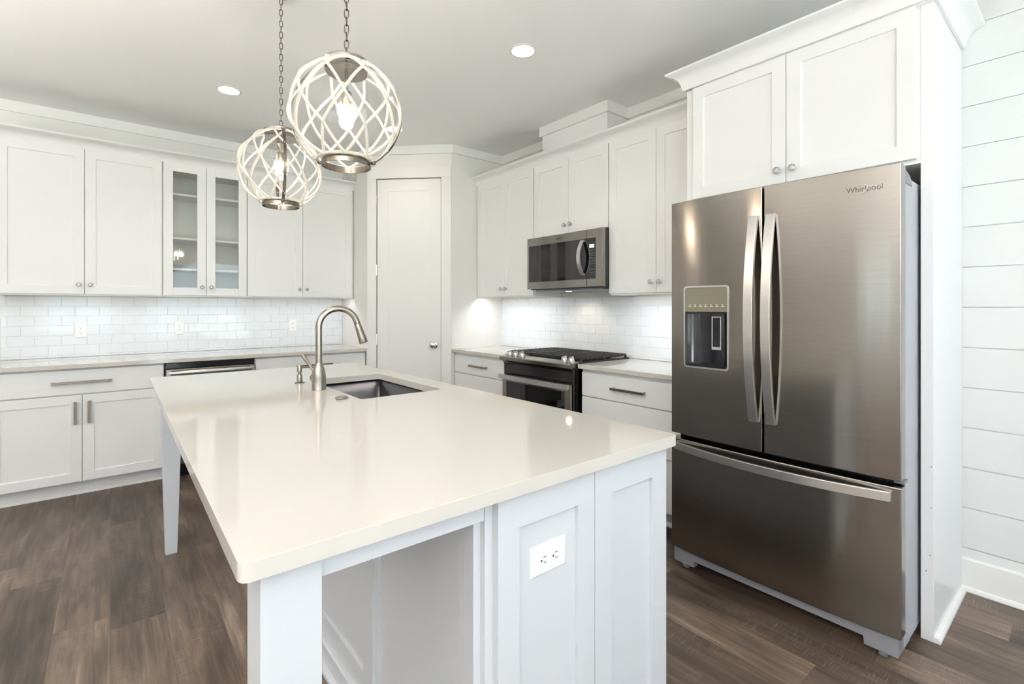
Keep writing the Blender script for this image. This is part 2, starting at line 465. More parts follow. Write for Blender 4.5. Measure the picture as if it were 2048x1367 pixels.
# corner pantry walls
PX, PY0 = 1.88, 4.435        # where the slanted wall starts
QX, QY = 2.455, 3.86         # where it ends
struct(MB().prism([(PX, YB), (PX, PY0), (QX, QY), (XR, QY), (XR, YB)], 0, CEIL, 'Z').build('wall_pantry', M['wall']))
# hood chase up to the ceiling
CHZ = 2.50
struct(MB().box(2.812, XR, 2.32, 3.012, 2.482, CEIL).build('wall_chase', M['cab']))
# flat board round the top of the walls
TH, TT = .08, .02
tn = [0]
def topboard(p0, p1, nrm, t=TT, ext0=0, ext1=0):
    tn[0] += 1
    d = Vector((p1[0] - p0[0], p1[1] - p0[1], 0)); L_ = d.length; d.normalize()
    a = Vector((p0[0], p0[1], 0)) - d * ext0; b = Vector((p1[0], p1[1], 0)) + d * ext1; nn = Vector((nrm[0], nrm[1], 0)).normalized()
    poly = [a, b, b + nn * t, a + nn * t]
    return struct(MB().prism([(q.x, q.y) for q in poly], CEIL - TH, CEIL - .0005, 'Z').build('trim_%d' % tn[0], M['trim'], bevel=.0015))
S2 = math.sqrt(.5)
topboard((XL, YB), (PX, YB), (0, -1))
topboard((PX, YB), (PX, PY0), (-1, 0), ext1=.008)
topboard((PX, PY0), (QX, QY), (-S2, -S2), ext0=.008, ext1=.008)
topboard((QX, QY), (XR, QY), (0, -1), ext0=.008)
topboard((XR, QY), (XR, 3.012), (-1, 0))
topboard((XR, 2.32), (XR, .44), (-1, 0))
topboard((2.812, 3.012), (2.812, 2.32), (-1, 0), ext0=.02, ext1=.02)
topboard((2.812, 2.32), (XR, 2.32), (0, -1))
topboard((XR, 3.012), (2.812, 3.012), (0, 1))
topboard((XR, .44), (XR, YF), (-1, 0))
# baseboards
def bboard(name, poly_xz, y0, y1): struct(MB().prism(poly_xz, y0, y1, 'Y').build(name, M['trim'], bevel=.001))
bbp = [(XR, 0), (XR - .028, 0), (XR - .028, .006), (XR - .024, .017), (XR - .015, .022), (XR - .014, .142), (XR - .010, .150), (XR, .150)]
bboard('baseboard_right', bbp, YF, .423)
struct(MB().box(XL, -.62, YB - .015, YB, 0, .14).build('baseboard_back', M['trim'], bevel=.002))

# pantry door in the slanted wall (local x runs along the wall, front faces -y)
dc = ((PX + QX) / 2, (PY0 + QY) / 2)
DL = math.hypot(QX - PX, QY - PY0)
def dloc(x, y):  # distance along the slanted wall measured from its middle
    return ((x - dc[0]) * S2 - (y - dc[1]) * S2)
dx0, dx1, dz1 = dloc(1.949, 4.366), dloc(2.381, 3.934), 2.50
door = MB()
door.shaker(dx0, dx1, .012, dz1, -.006, t=.004, st=.112, rec=.008, stb=.2)
d_o = struct(door.build('door_1', M['trim'], bevel=.001))
d_o.location = (dc[0], dc[1], 0); d_o.rotation_euler = (0, 0, -PI / 4)
# shadow line round the slab, painted as thin dark strips
gp = MB(); gp.box(dx0 - .006, dx0, -.003, .001, 0, dz1 + .006).box(dx1, dx1 + .006, -.003, .001, 0, dz1 + .006).box(dx0 - .006, dx1 + .006, -.003, .001, dz1, dz1 + .006)
gp.build('gap_shadow', M['dark'], d_o)
hz = [2.30, 1.649, .998]
h0 = None
for z in hz:
    hb = MB(); hb.lathe([(.005, -.05), (.006, -.05), (.006, .05), (.005, .05)], 10, (dx0 - .004, -.012, z))
    for q in range(5): hb.lathe([(.0068, -.008), (.0068, .008)], 10, (dx0 - .004, -.012, z - .04 + q * .02))
    hb.box(dx0 - .002, dx0 + .004, -.0075, -.006, z - .045, z + .045)
    plabel(hb.build('hinge', M['chrome'], d_o, smooth=40), 'bright metal hinge')
kx = dloc(2.337, 3.978)
kb = MB()
kb.lathe([(.001, -.0), (.032, 0), (.032, -.006), (.026, -.010), (.012, -.012), (.011, -.030), (.018, -.036), (.027, -.046), (.0285, -.056), (.024, -.066), (.012, -.071), (.001, -.072)], 28, (kx, -.006, .95), 'Y')
plabel(kb.build('door_knob', M['chrome'], d_o, smooth=35), 'round polished metal knob')
# casing: two side boards and a head board
def casing(name, mb):
    o = struct(mb.build(name, M['trim'], bevel=.002)); o.location = (dc[0], dc[1], 0); o.rotation_euler = (0, 0, -PI / 4); return o
casing('trim_11', MB().box(-DL / 2 + .004, dx0 - .006, -.02, 0, 0, 2.506))
casing('trim_12', MB().box(dx1 + .006, DL / 2 - .004, -.02, 0, 0, 2.506))
casing('trim_13', MB().box(-DL / 2 + .004, DL / 2 - .004, -.022, 0, 2.506, 2.606))

# ------------------------------------------------------------------ small shared pieces
def knob_mesh():
    b = MB(); b.lathe([(.001, 0), (.0085, 0), (.0085, -.003), (.004, -.006), (.004, -.012)], 14, (0, 0, 0), 'Y')
    return b.mesh('knob_stem', M['chrome'], 40)
def knob_cap_mesh():
    b = MB(); b.lathe([(.005, -.011), (.011, -.013), (.0162, -.020), (.0162, -.024), (.011, -.030), (.006, -.0315)], 8, (0, 0, 0), 'Y')
    return b.mesh('knob', M['crystal'])
KS, KC = knob_mesh(), knob_cap_mesh()
def knob(parent, x, y, z):
    o = bpy.data.objects.new('knob', KC); COL.objects.link(o); o.parent = parent; o.location = (x, y, z)
    s_ = bpy.data.objects.new('knob_stem', KS); COL.objects.link(s_)
    s_.parent = parent; s_.location = (x, y, z)
    plabel(o, 'faceted clear crystal knob'); return o
def pull(parent, x, y, z, length, vertical=False):
    """square bar pull standing off the front by 3 cm"""
    h = length / 2; mb = MB(); s_ = .0078
    if vertical:
        mb.box(x - s_, x + s_, y - .034, y - .022, z - h, z + h)
        for q in (-1, 1): mb.box(x - s_, x + s_, y - .023, y + .001, z + q * (h - .012) - .005, z + q * (h - .012) + .005)
    else:
        mb.box(x - h, x + h, y - .034, y - .022, z - s_, z + s_)
        for q in (-1, 1): mb.box(x + q * (h - .012) - .005, x + q * (h - .012) + .005, y - .023, y + .001, z - s_, z + s_)
    return plabel(mb.build('handle', M['nickel'], parent, bevel=.001), 'brushed nickel bar pull')

# ------------------------------------------------------------------ wall cabinets
UZ0, UZ1 = 1.385, 2.475
def wall_cabinet(label, loc, rz, w, doors, z0=UZ0, z1=UZ1, dz0=None, dz1=2.458, depth=.305, glass=False, knob_z=None, rail=True):
    """doors: list of (x0, x1, knob side -1/+1), local x centred on the cabinet, front faces -y"""
    t = thing('wall_cabinet', label, 'cabinet', (loc[0], loc[1], 0), rz)
    h = w / 2; yf = -depth; dz0 = z0 + .012 if dz0 is None else dz0
    if not glass:
        c = MB().box(-h, h, yf, 0, z0 + .026, z1)
        if rail:
            c.box(-h, h, yf, yf + .019, z0, z0 + .026); c.box(-h, -h + .016, yf + .019, 0, z0, z0 + .026); c.box(h - .016, h, yf + .019, 0, z0, z0 + .026)
        c.build('carcass', M['cab'], t, bevel=.001)
    else:
        c = MB().box(-h, -h + .018, yf + .019, 0, z0, z1).box(h - .018, h, yf + .019, 0, z0, z1).box(-h + .018, h - .018, -.012, 0, z0, z1)
        c.box(-h + .018, h - .018, yf + .019, -.012, z0 + .03, z0 + .05).box(-h + .018, h - .018, yf + .019, -.012, z1 - .06, z1)
        c.build('carcass', M['cabin'], t)
        MB().frame(-h, h, z0, z1, yf, yf + .019, .038).box(-.02, .02, yf, yf + .019, z0 + .038, z1 - .038).build('face_frame', M['cab'], t, bevel=.001)
        for z in (1.620, 1.871, 2.231):
            MB().box(-h + .018, h - .018, yf + .03, -.012, z - .018, z).build('shelf', M['cab'], t, bevel=.001)
    if rail:
        MB().box(-h + .017, h - .017, yf + .02, -.001, z0 + .021, z0 + .0255).build('bottom_panel', M['wood_raw'], t)
    for (a, b, side) in doors:
        if glass:
            d = MB().frame(a, b, dz0, dz1, yf - .02, yf, .063).build('door', M['cab'], t, bevel=.0012)
            MB().box(a + .06, b - .06, yf - .012, yf - .008, dz0 + .06, dz1 - .06).build('pane', M['glass'], d)
        else:
            d = MB().shaker(a, b, dz0, dz1, yf - .02).build('door', M['cab'], t, bevel=.0012)
        kx_ = (b - .031) if side > 0 else (a + .031)
        knob(d, kx_, yf - .02, (dz0 + .068) if knob_z is None else knob_z)
    return t
G3 = .0016
yw = YB - .002
# back wall: x centre, doors in local x
def backcab(label, x0, x1, edges, **k):
    xc = (x0 + x1) / 2
    a, m_, b = edges
    return wall_cabinet(label, (xc, yw), 0, x1 - x0 - .001, [(a - xc, m_ - G3 - xc, 1), (m_ + G3 - xc, b - xc, -1)], **k)
backcab('wide white wall cabinet beside the glass-door cabinet, above the drawer base', -.612, .322, (-.604, -.144, .317))
backcab('white wall cabinet with two clear glass doors and lit shelves behind', .322, .927, (.328, .621, .922), glass=True)
backcab('white wall cabinet between the glass-door cabinet and the pantry', .927, 1.878, (.930, 1.391, 1.858))
# right wall (local x = -Y)
xw = XR - .002
def rightcab(label, y0, y1, edges, **k):
    yc = (y0 + y1) / 2
    a, m_, b = edges   # far edge, middle, near edge in world Y
    return wall_cabinet(label, (xw, yc), -PI / 2, y1 - y0 - .001,
                        [(yc - a, yc - m_ - G3, 1), (yc - m_ + G3, yc - b, -1)], **k)
rightcab('white wall cabinet tucked against the pantry wall beside the microwave', 3.022, 3.857, (3.808, 3.418, 3.030), depth=.308)
rightcab('short white wall cabinet directly above the microwave', 2.232, 3.022, (3.016, 2.625, 2.237), z0=1.862, dz0=1.868, depth=.308, rail=False)
rightcab('white wall cabinet between the microwave and the fridge', 1.478, 2.232, (2.228, 1.843, 1.482), depth=.308)

# crown moulding on the cabinets
def crown(label, pts, z0, z1, out, name='crown_moulding'):
    """cove profile swept along pts [(x,y)], outward side given by the left of travel"""
    pr = [(0, z0), (.010, z0), (.013, z0 + .012)]
    for i in range(1, 8):
        a = i / 8 * PI / 2
        pr.append((.016 + (out - .026) * (1 - math.cos(a)), z0 + .014 + (z1 - z0 - .032) * math.sin(a)))
    pr += [(out - .006, z1 - .014), (out, z1 - .010), (out, z1), (0, z1)]
    n = len(pts); mb = MB(); P = [Vector((p[0], p[1])) for p in pts]
    rings = []
    for i in range(n):
        d0 = (P[i] - P[i - 1]).normalized() if i else (P[1] - P[0]).normalized()
        d1 = (P[i + 1] - P[i]).normalized() if i < n - 1 else d0
        n0 = Vector((-d0.y, d0.x)); n1 = Vector((-d1.y, d1.x))
        mt = (n0 + n1); mt = mt / max(1e-6, mt.dot(n0))
        rings.append([(P[i].x + mt.x * o_, P[i].y + mt.y * o_, z) for (o_, z) in pr])
    m_ = len(pr); vs = [v for r in rings for v in r]; fs = []
    for i in range(n - 1):
        for k_ in range(m_):
            l = (k_ + 1) % m_
            fs.append((i * m_ + k_, i * m_ + l, (i + 1) * m_ + l, (i + 1) * m_ + k_))
    fs += [tuple(range(m_))[::-1], tuple((n - 1) * m_ + k_ for k_ in range(m_))]
    mb.add(vs, fs)
    o = mb.build(name, M['cab'], smooth=28)
    return tag(o, label, 'moulding')
def crown_back():
    # travel towards -X keeps the room (-Y) on the left
    return crown('white crown moulding over the wall cabinets with the glass doors', [(PX - .001, YB - .3095), (-.6125, YB - .3095), (-.6125, YB - .003)], 2.459, 2.535, .085)
def crown_right():
    # travel towards -Y has the room (-X) on the right, so go towards +Y
    return crown('white crown moulding over the wall cabinets and microwave', [(XR - .3125, 1.552), (XR - .3125, QY - .001)], 2.459, 2.535, .075)
crown_back(); crown_right()

# ------------------------------------------------------------------ tall surround and cabinet over the fridge
FX = 2.465
fc = thing('fridge_surround_cabinet', 'tall white surround with a two-door cabinet above the steel fridge', 'cabinet', (XR - .002, .945, 0), -PI / 2)
ly = lambda X: X - (XR - .002)
lx = lambda Y: .945 - Y
MB().box(lx(.463), lx(.423), ly(FX), 0, 0, 2.49).build('side_panel', M['cab'], fc, bevel=.0015)
MB().box(lx(1.472), lx(1.436), ly(FX), 0, 0, 2.49).build('side_panel', M['cab'], fc, bevel=.0015)
MB().box(lx(1.436), lx(.463), ly(FX + .004), 0, 1.868, 2.49).build('carcass', M['cab'], fc, bevel=.001)
d1 = MB().shaker(lx(1.429), lx(.9555), 1.886, 2.487, ly(FX - .016)).build('door', M['cab'], fc, bevel=.0015)
knob(d1, lx(.9555) - .032, ly(FX - .016), 1.946)
d2 = MB().shaker(lx(.9525), lx(.475), 1.886, 2.487, ly(FX - .016)).build('door', M['cab'], fc, bevel=.0015)
knob(d2, lx(.9525) + .032, ly(FX - .016), 1.946)
# shoe strip along the outer panel
sh = MB(); ppp = [(lx(.4228), 0), (lx(.403), 0), (lx(.404), .010), (lx(.410), .018), (lx(.4228), .021)]
vs = [(a, ly(FX + .003), b) for a, b in ppp] + [(a, -.026, b) for a, b in ppp]
sh.add(vs, [(4, 3, 2, 1, 0), (5, 6, 7, 8, 9)] + [(i, (i + 1) % 5, 5 + (i + 1) % 5, 5 + i) for i in range(5)])
sh.build('shoe_strip', M['trim'], fc)
for (y_, z_) in ((.430, .68), (.431, .52), (.434, .335), (.446, .27)):
    MB().lathe([(.002, -.0006), (.002, .0)], 8, (lx(y_), ly(FX), z_), 'Y').build('nail_hole', M['slot'], fc)
crown('white crown moulding on top of the cabinet above the fridge', [(XR - .003, 1.4728), (FX - .0166, 1.4728), (FX - .0166, .4222), (XR - .003, .4222)][::-1], 2.4905, 2.585, .078)

# ------------------------------------------------------------------ base cabinets
def base_cabinet(label, loc, rz, w, drawers, doors, shoe=True, BD=.603):
    """drawers: (x0,x1,z0,z1,pull length); doors: (x0,x1,z0,z1,pull side)"""
    t = thing('base_cabinet', label, 'cabinet', (loc[0], loc[1], 0), rz)
    h = w / 2
    MB().box(-h, h, -BD, 0, .105, .883).build('carcass', M['cab'], t, bevel=.001)
    MB().box(-h, h, -BD + .075, -BD + .09, 0, .105).build('toe_kick', M['cab'], t)
    if shoe:
        s_ = MB(); pp = [(-BD + .0748, 0), (-BD + .057, 0), (-BD + .058, .010), (-BD + .064, .018), (-BD + .0748, .021)]
        s_.prism(pp, -h, h, 'X').build('shoe_strip', M['trim'], t)
    for (a, b, c, d, pl) in drawers:
        dr = MB().box(a, b, -BD - .02, -BD - .0005, c, d).build('drawer', M['cab'], t, bevel=.0015)
        if pl: pull(dr, (a + b) / 2, -BD - .02, (c + d) / 2, pl)
    for (a, b, c, d, side) in doors:
        dr = MB().shaker(a, b, c, d, -BD - .02).build('door', M['cab'], t, bevel=.0012)
        x = b - .034 if side > 0 else a + .034
        pull(dr, x, -BD - .02, d - .118, .152, True)
    return t
def backbase(label, x0, x1, split):
    xc = (x0 + x1) / 2; h = (x1 - x0) / 2
    return base_cabinet(label, (xc, yw), 0, x1 - x0 - .001, [(-h + .005, h - .005, .708, .872, .312)],
                        [(-h + .005, split - xc - G3, .108, .700, 1), (split - xc + G3, h - .005, .108, .700, -1)])
backbase('white base cabinet with one long drawer over two framed doors, beside the dishwasher', -.608, .313, -.147)
backbase('white base cabinet with a drawer, between the dishwasher and the pantry', .926, 1.872, 1.392)
def rightbase(label, y0, y1, pl):
    yc = (y0 + y1) / 2; h = (y1 - y0) / 2
    return base_cabinet(label, (xw, yc), -PI / 2, y1 - y0 - .001,
                        [(-h + .012, h - .004, .705, .862, pl), (-h + .012, h - .004, .422, .698, pl), (-h + .012, h - .004, .112, .415, pl)], [], BD=.553)
rightbase('white three-drawer base cabinet between the pantry wall and the gas range', 3.068, 3.852, .25)
rightbase('white three-drawer base cabinet between the gas range and the fridge', 1.476, 2.272, .254)
# ------------------------------------------------------------------ worktops
def slab(label, x0, x1, y0, y1, z1=.914, t=.03):
    o = MB().box(x0, x1, y0, y1, z1 - t, z1).build('worktop', M['quartz'], bevel=.003, seg=3)
    return tag(o, label, 'worktop')
slab('long white quartz worktop running along the tiled back wall over the dishwasher', -.612, PX - .001, 4.437, YB - .009)
slab('short white quartz worktop between the pantry wall and the gas range', 2.452, XR - .009, 3.060, QY - .001)
slab('white quartz worktop between the gas range and the fridge', 2.452, XR - .009, 1.474, 2.278)

# ------------------------------------------------------------------ tile backsplashes (subway tiles in running bond)
def backsplash(label, u0, u1, z0, z1, place, ref, mates, TWd=.1480, THt=.0752):
    tiles = MB(); r0 = 0
    rows = int((z1 - z0) / THt) + 1
    for r in range(rows):
        za = z1 - (r + 1) * THt; zb = z1 - r * THt
        shift = ref + (TWd / 2 if r % 2 else 0)
        k0 = math.floor((u0 - shift) / TWd)
        u = shift + k0 * TWd
        while u < u1 - 1e-4:
            a, b = max(u, u0), min(u + TWd, u1); c, d = max(za, z0), min(zb, z1)
            if b - a > .004 and d - c > .004:
                g = .0011; a2, b2, c2, d2 = a + g, b - g, c + g, d - g
                e = .0014
                tx, tz = random.gauss(0, .00035), random.gauss(0, .0003)
                y = -.0075
                def Y_(uu, zz): return y + tx * ((uu - a) / TWd - .5) * 2 + tz * ((zz - c) / THt - .5) * 2
                vs = [(a2, -.0045, c2), (b2, -.0045, c2), (b2, -.0045, d2), (a2, -.0045, d2)]
                vs += [(uu, Y_(uu, zz), zz) for uu, zz in ((a2 + e, c2 + e), (b2 - e, c2 + e), (b2 - e, d2 - e), (a2 + e, d2 - e))]
                tiles.add(vs, [(4, 5, 6, 7), (0, 1, 5, 4), (1, 2, 6, 5), (2, 3, 7, 6), (3, 0, 4, 7)])
            u += TWd
    o = MB().box(u0, u1, -.0045, 0, z0, z1).build('backsplash', M['grout'])
    tiles.build('tile_face', M['tile'], o)
    place(o); tag(o, label, 'backsplash')
    return o
def place_b(o): o.location = (0, YB - .0005, 0)
def place_r(o): o.location = (XR - .0005, 0, 0); o.rotation_euler = (0, 0, -PI / 2)
backsplash('glossy white glass subway tile backsplash on the long back wall', -.612, PX - .001, .9145, 1.384, place_b, .009, 0)
backsplash('glossy white subway tile backsplash behind the gas range', -(QY - .001), -1.476, .9145, 1.384, place_r, -3.003, 0)

# ------------------------------------------------------------------ outlets
def outlet(label, loc, rz, horiz=False):
    t = thing('wall_outlet', label, 'outlet', loc, rz)
    mt = Matrix.Rotation(PI / 2, 4, 'Y') if horiz else Matrix.Identity(4)
    w, h = .0365, .0585
    pl = MB(); pl.add([(-w, 0, -h), (w, 0, -h), (w, 0, h), (-w, 0, h), (-w, -.002, -h), (w, -.002, -h), (w, -.002, h), (-w, -.002, h),
                       (-w + .005, -.0055, -h + .005), (w - .005, -.0055, -h + .005), (w - .005, -.0055, h - .005), (-w + .005, -.0055, h - .005)],
                      [(0, 1, 5, 4), (1, 2, 6, 5), (2, 3, 7, 6), (3, 0, 4, 7), (4, 5, 9, 8), (5, 6, 10, 9), (6, 7, 11, 10), (7, 4, 8, 11), (8, 9, 10, 11), (3, 2, 1, 0)])
    pl.xf(mt).build('cover_plate', M['plate'], t)
    for q in (-1, 1):
        zc = q * .0195
        pts = []
        for i in range(24):
            a = 2 * PI * i / 24
            pts.append((.0172 * math.cos(a), zc + max(-.0135, min(.0135, .0172 * math.sin(a)))))
        s_ = MB().prism([(x, z) for x, z in pts], -.0075, -.005, 'Y').xf(mt).build('socket', M['plate'], t)
        sl = MB().box(-.0078, -.0058, -.0079, -.0074, zc - .002, zc + .0068).box(.0052, .0072, -.0079, -.0074, zc - .001, zc + .0062)
        sl.lathe([(.0028, -.0079), (.0028, -.0074)], 10, (0, 0, zc - .0082), 'Y')
        sl.xf(mt).build('slot', M['slot'], s_)
    MB().lathe([(.0022, -.0065), (.0026, -.005)], 10, (0, 0, 0), 'Y').xf(mt).build('screw', M['plate'], t)
    return t
yo = YB - .0085
outlet('white outlet on the tiles over the long drawer, farthest from the pantry', (-.176, yo, 1.122), 0)
outlet('white outlet on the tiles above the dishwasher', (.462, yo, 1.124), 0)
outlet('white outlet on the tiles beside the tap, nearest the pantry', (1.388, yo, 1.122), 0)
outlet('white outlet on the tiles behind the gas range', (XR - .0085, 3.338, 1.137), -PI / 2)

# ------------------------------------------------------------------ island
IX0, IX1, IY0, IY1 = .149, 1.332, .824, 3.325
IZ = .914
org = (.74, 2.07, 0)
isl = thing('kitchen_island', 'pale grey-white kitchen island with framed end panels and tapered legs', 'island', org)
LX = .621
# carcass, hollow round the sink
c = MB().box(LX + .012, 1.300, .905, 1.93, .0, .881).box(LX + .012, 1.300, 2.73, 3.22, .0, .881)
c.box(LX + .012, .80, 1.93, 2.73, 0, .881).box(1.245, 1.300, 1.93, 2.73, 0, .881).box(.80, 1.245, 1.93, 2.73, 0, .62)
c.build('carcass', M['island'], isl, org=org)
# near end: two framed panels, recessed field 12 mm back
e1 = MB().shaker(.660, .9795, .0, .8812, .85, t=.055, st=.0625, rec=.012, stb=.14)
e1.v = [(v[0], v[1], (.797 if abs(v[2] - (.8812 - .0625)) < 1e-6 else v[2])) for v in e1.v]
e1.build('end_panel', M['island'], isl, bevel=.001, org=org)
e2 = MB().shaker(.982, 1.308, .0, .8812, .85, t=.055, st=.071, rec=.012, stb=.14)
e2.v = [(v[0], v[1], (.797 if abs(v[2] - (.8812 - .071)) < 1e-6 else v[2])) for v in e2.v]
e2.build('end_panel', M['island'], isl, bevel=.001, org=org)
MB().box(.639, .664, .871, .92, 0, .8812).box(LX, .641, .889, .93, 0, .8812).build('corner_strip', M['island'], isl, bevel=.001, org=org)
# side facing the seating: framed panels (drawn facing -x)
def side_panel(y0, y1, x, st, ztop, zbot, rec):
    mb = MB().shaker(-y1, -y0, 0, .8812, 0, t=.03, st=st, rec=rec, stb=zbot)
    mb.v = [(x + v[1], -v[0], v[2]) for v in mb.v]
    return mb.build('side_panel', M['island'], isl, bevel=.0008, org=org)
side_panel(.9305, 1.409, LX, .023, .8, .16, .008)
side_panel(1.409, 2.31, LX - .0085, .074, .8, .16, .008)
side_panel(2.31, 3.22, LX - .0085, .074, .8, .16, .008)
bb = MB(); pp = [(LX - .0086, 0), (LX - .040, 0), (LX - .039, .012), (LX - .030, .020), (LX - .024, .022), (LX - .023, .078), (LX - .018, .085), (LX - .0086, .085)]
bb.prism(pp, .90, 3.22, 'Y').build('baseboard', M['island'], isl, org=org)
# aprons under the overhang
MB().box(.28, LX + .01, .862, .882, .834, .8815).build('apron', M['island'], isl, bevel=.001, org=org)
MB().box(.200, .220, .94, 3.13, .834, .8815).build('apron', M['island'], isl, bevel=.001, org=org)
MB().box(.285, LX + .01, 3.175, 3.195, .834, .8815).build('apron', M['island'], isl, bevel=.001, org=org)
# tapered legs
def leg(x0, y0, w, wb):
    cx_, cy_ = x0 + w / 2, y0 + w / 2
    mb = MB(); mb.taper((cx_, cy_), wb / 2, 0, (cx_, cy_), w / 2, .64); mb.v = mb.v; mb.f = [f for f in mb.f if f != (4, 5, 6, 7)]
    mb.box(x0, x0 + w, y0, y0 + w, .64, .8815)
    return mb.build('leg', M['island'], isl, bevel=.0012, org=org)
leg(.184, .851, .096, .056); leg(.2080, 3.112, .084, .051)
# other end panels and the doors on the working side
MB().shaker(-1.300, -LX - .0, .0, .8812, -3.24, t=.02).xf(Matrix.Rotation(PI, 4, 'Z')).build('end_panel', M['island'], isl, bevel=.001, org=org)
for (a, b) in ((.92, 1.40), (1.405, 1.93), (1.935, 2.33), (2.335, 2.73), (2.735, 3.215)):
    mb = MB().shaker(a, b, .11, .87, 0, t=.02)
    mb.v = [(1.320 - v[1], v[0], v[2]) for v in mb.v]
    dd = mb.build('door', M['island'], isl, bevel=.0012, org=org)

# island worktop: rounded corners, eased edges, sink cut-out
SX0, SX1, SY0, SY1 = .815, 1.210, 1.985, 2.690
def rounded(pts, r, n=6):
    out = []
    m_ = len(pts)
    for i in range(m_):
        p0, p1, p2 = Vector(pts[i - 1]), Vector(pts[i]), Vector(pts[(i + 1) % m_])
        a = (p0 - p1).normalized(); b = (p2 - p1).normalized()
        s0, s1 = p1 + a * r, p1 + b * r
        for k_ in range(n + 1):
            t = k_ / n
            q = (1 - t) ** 2 * s0 + 2 * t * (1 - t) * p1 + t * t * s1
            out.append((q.x, q.y))
    return out
def island_top():
    outer = rounded([(IX0, IY0), (IX1, IY0), (IX1 - .018, IY1), (IX0 + .018, IY1)], .022)
    inner = rounded([(SX0, SY0), (SX1, SY0), (SX1, SY1), (SX0, SY1)], .012, 4)
    bm = bmesh.new(); es = []
    for loop in (outer, inner):
        vv = [bm.verts.new((x, y, IZ)) for x, y in loop]
        for i in range(len(vv)): es.append(bm.edges.new((vv[i], vv[(i + 1) % len(vv)])))
    r = bmesh.ops.triangle_fill(bm, use_beauty=True, edges=es)
    fs = [f for f in bm.faces]
    ex = bmesh.ops.extrude_face_region(bm, geom=fs)
    vs_ = [g for g in ex['geom'] if isinstance(g, bmesh.types.BMVert)]
    bmesh.ops.translate(bm, vec=(0, 0, -.032), verts=vs_)
    bmesh.ops.recalc_face_normals(bm, faces=bm.faces)
    bmesh.ops.translate(bm, vec=(-org[0], -org[1], -.882), verts=bm.verts)
    me = bpy.data.meshes.new('island_worktop'); bm.to_mesh(me); bm.free()
    me.materials.append(M['quartz'])
    o = bpy.data.objects.new('island_worktop', me); COL.objects.link(o); o.location = (org[0], org[1], .882)
    md = o.modifiers.new('edge', 'BEVEL'); md.width = .006; md.segments = 3; md.limit_method = 'ANGLE'; md.angle_limit = math.radians(50)
    return tag(o, 'large white quartz island worktop with an undermount sink opening', 'worktop')
island_top()
outlet('white outlet lying sideways on the island end panel', (.822, .8618, .6955), 0, True)

# undermount sink
sk = thing('kitchen_sink', 'stainless undermount sink set into the island worktop', 'sink', ((SX0 + SX1) / 2, (SY0 + SY1) / 2, .64))
hx, hy = (SX1 - SX0) / 2 + .004, (SY1 - SY0) / 2 + .004
o_ = [(-hx - .004, -hy - .004), (hx + .004, -hy - .004), (hx + .004, hy + .004), (-hx - .004, hy + .004)]
i_ = rounded([(-hx, -hy), (hx, -hy), (hx, hy), (-hx, hy)], .02, 4)
ib = rounded([(-hx + .012, -hy + .012), (hx - .012, -hy + .012), (hx - .012, hy - .012), (-hx + .012, hy - .012)], .03, 4)
bs = MB(); nI = len(i_)
bs.add([(x, y, .2415) for x, y in i_] + [(x, y, .03) for x, y in i_] + [(x, y, .012) for x, y in ib],
       [(i, (i + 1) % nI, nI + (i + 1) % nI, nI + i) for i in range(nI)] + [(nI + i, nI + (i + 1) % nI, 2 * nI + (i + 1) % nI, 2 * nI + i) for i in range(nI)] + [tuple(range(2 * nI, 3 * nI))])
bo = bs.build('basin', M['sinksteel'], sk, smooth=40)
md = bo.modifiers.new('wall', 'SOLIDIFY'); md.thickness = .0015; md.offset = 1
MB().lathe([(.045, .0125), (.045, .015), (.036, .016), (.030, .013), (.006, .013)], 24).build('drain', M['chrome'], sk, smooth=40)

# faucet
fx, fy = .757, 2.347
fa = thing('kitchen_faucet', 'tall brushed nickel gooseneck faucet beside the sink', 'faucet', (fx, fy, IZ))
MB().lathe([(.001, 0), (.0325, 0), (.0325, .003), (.0315, .006), (.0315, .055), (.0305, .075), (.0265, .095), (.020, .112), (.0165, .124), (.0162, .128), (.001, .128)], 32).build('body', M['nickel'], fa, smooth=35)
H = .292; R_ = .088; r_ = .0148
sa = -.18
pts = [(0, 0, .127), (0, 0, .19), (0, 0, .25), (0, 0, H)]
end_a = math.radians(162)
for i in range(1, 25):
    a = end_a * i / 24
    pts.append((R_ * (1 - math.cos(a)), 0, H + R_ * math.sin(a)))
p_end = pts[-1]; tx_, tz_ = math.sin(end_a), math.cos(end_a)
rot = Matrix.Rotation(sa, 4, 'Z')
pts.append((p_end[0] + tx_ * .012, 0, p_end[2] + tz_ * .012))
MB().tube(pts, r_, 20).xf(rot).build('spout', M['nickel'], fa, smooth=40)
q0 = Vector(pts[-1]); dv = Vector((tx_, 0, tz_))
hd = [q0 + dv * s_ for s_ in (.0005, .002, .03, .07, .098, .100)]
MB().tube(hd, [.0148, .0155, .0165, .0195, .0215, .0205], 20).xf(rot).build('spray_head', M['nickel'], fa, smooth=40)
MB().tube([q0 + dv * .0 - dv * .0012, q0 + dv * .0012], .0150, 20).xf(rot).build('joint_ring', M['dark'], fa)
vdir = Vector((-.25, 1, 0)).normalized()
vb = MB(); vb.tube([vdir * .012 + Vector((0, 0, .052)), vdir * .03 + Vector((0, 0, .052)), vdir * .046 + Vector((0, 0, .053)), vdir * .052 + Vector((0, 0, .053))], [.021, .021, .019, .012], 20)
vb.build('valve', M['nickel'], fa, smooth=40)
hv = vdir * .040
MB().tube([hv + Vector((0, 0, .066)), hv + vdir * .010 + Vector((0, 0, .09)), hv + vdir * .072 + Vector((-.012, 0, .152)), hv + vdir * .074 + Vector((-.012, 0, .154))], [.006, .0065, .0085, .0075], 14).build('lever_handle', M['nickel'], fa, smooth=40)

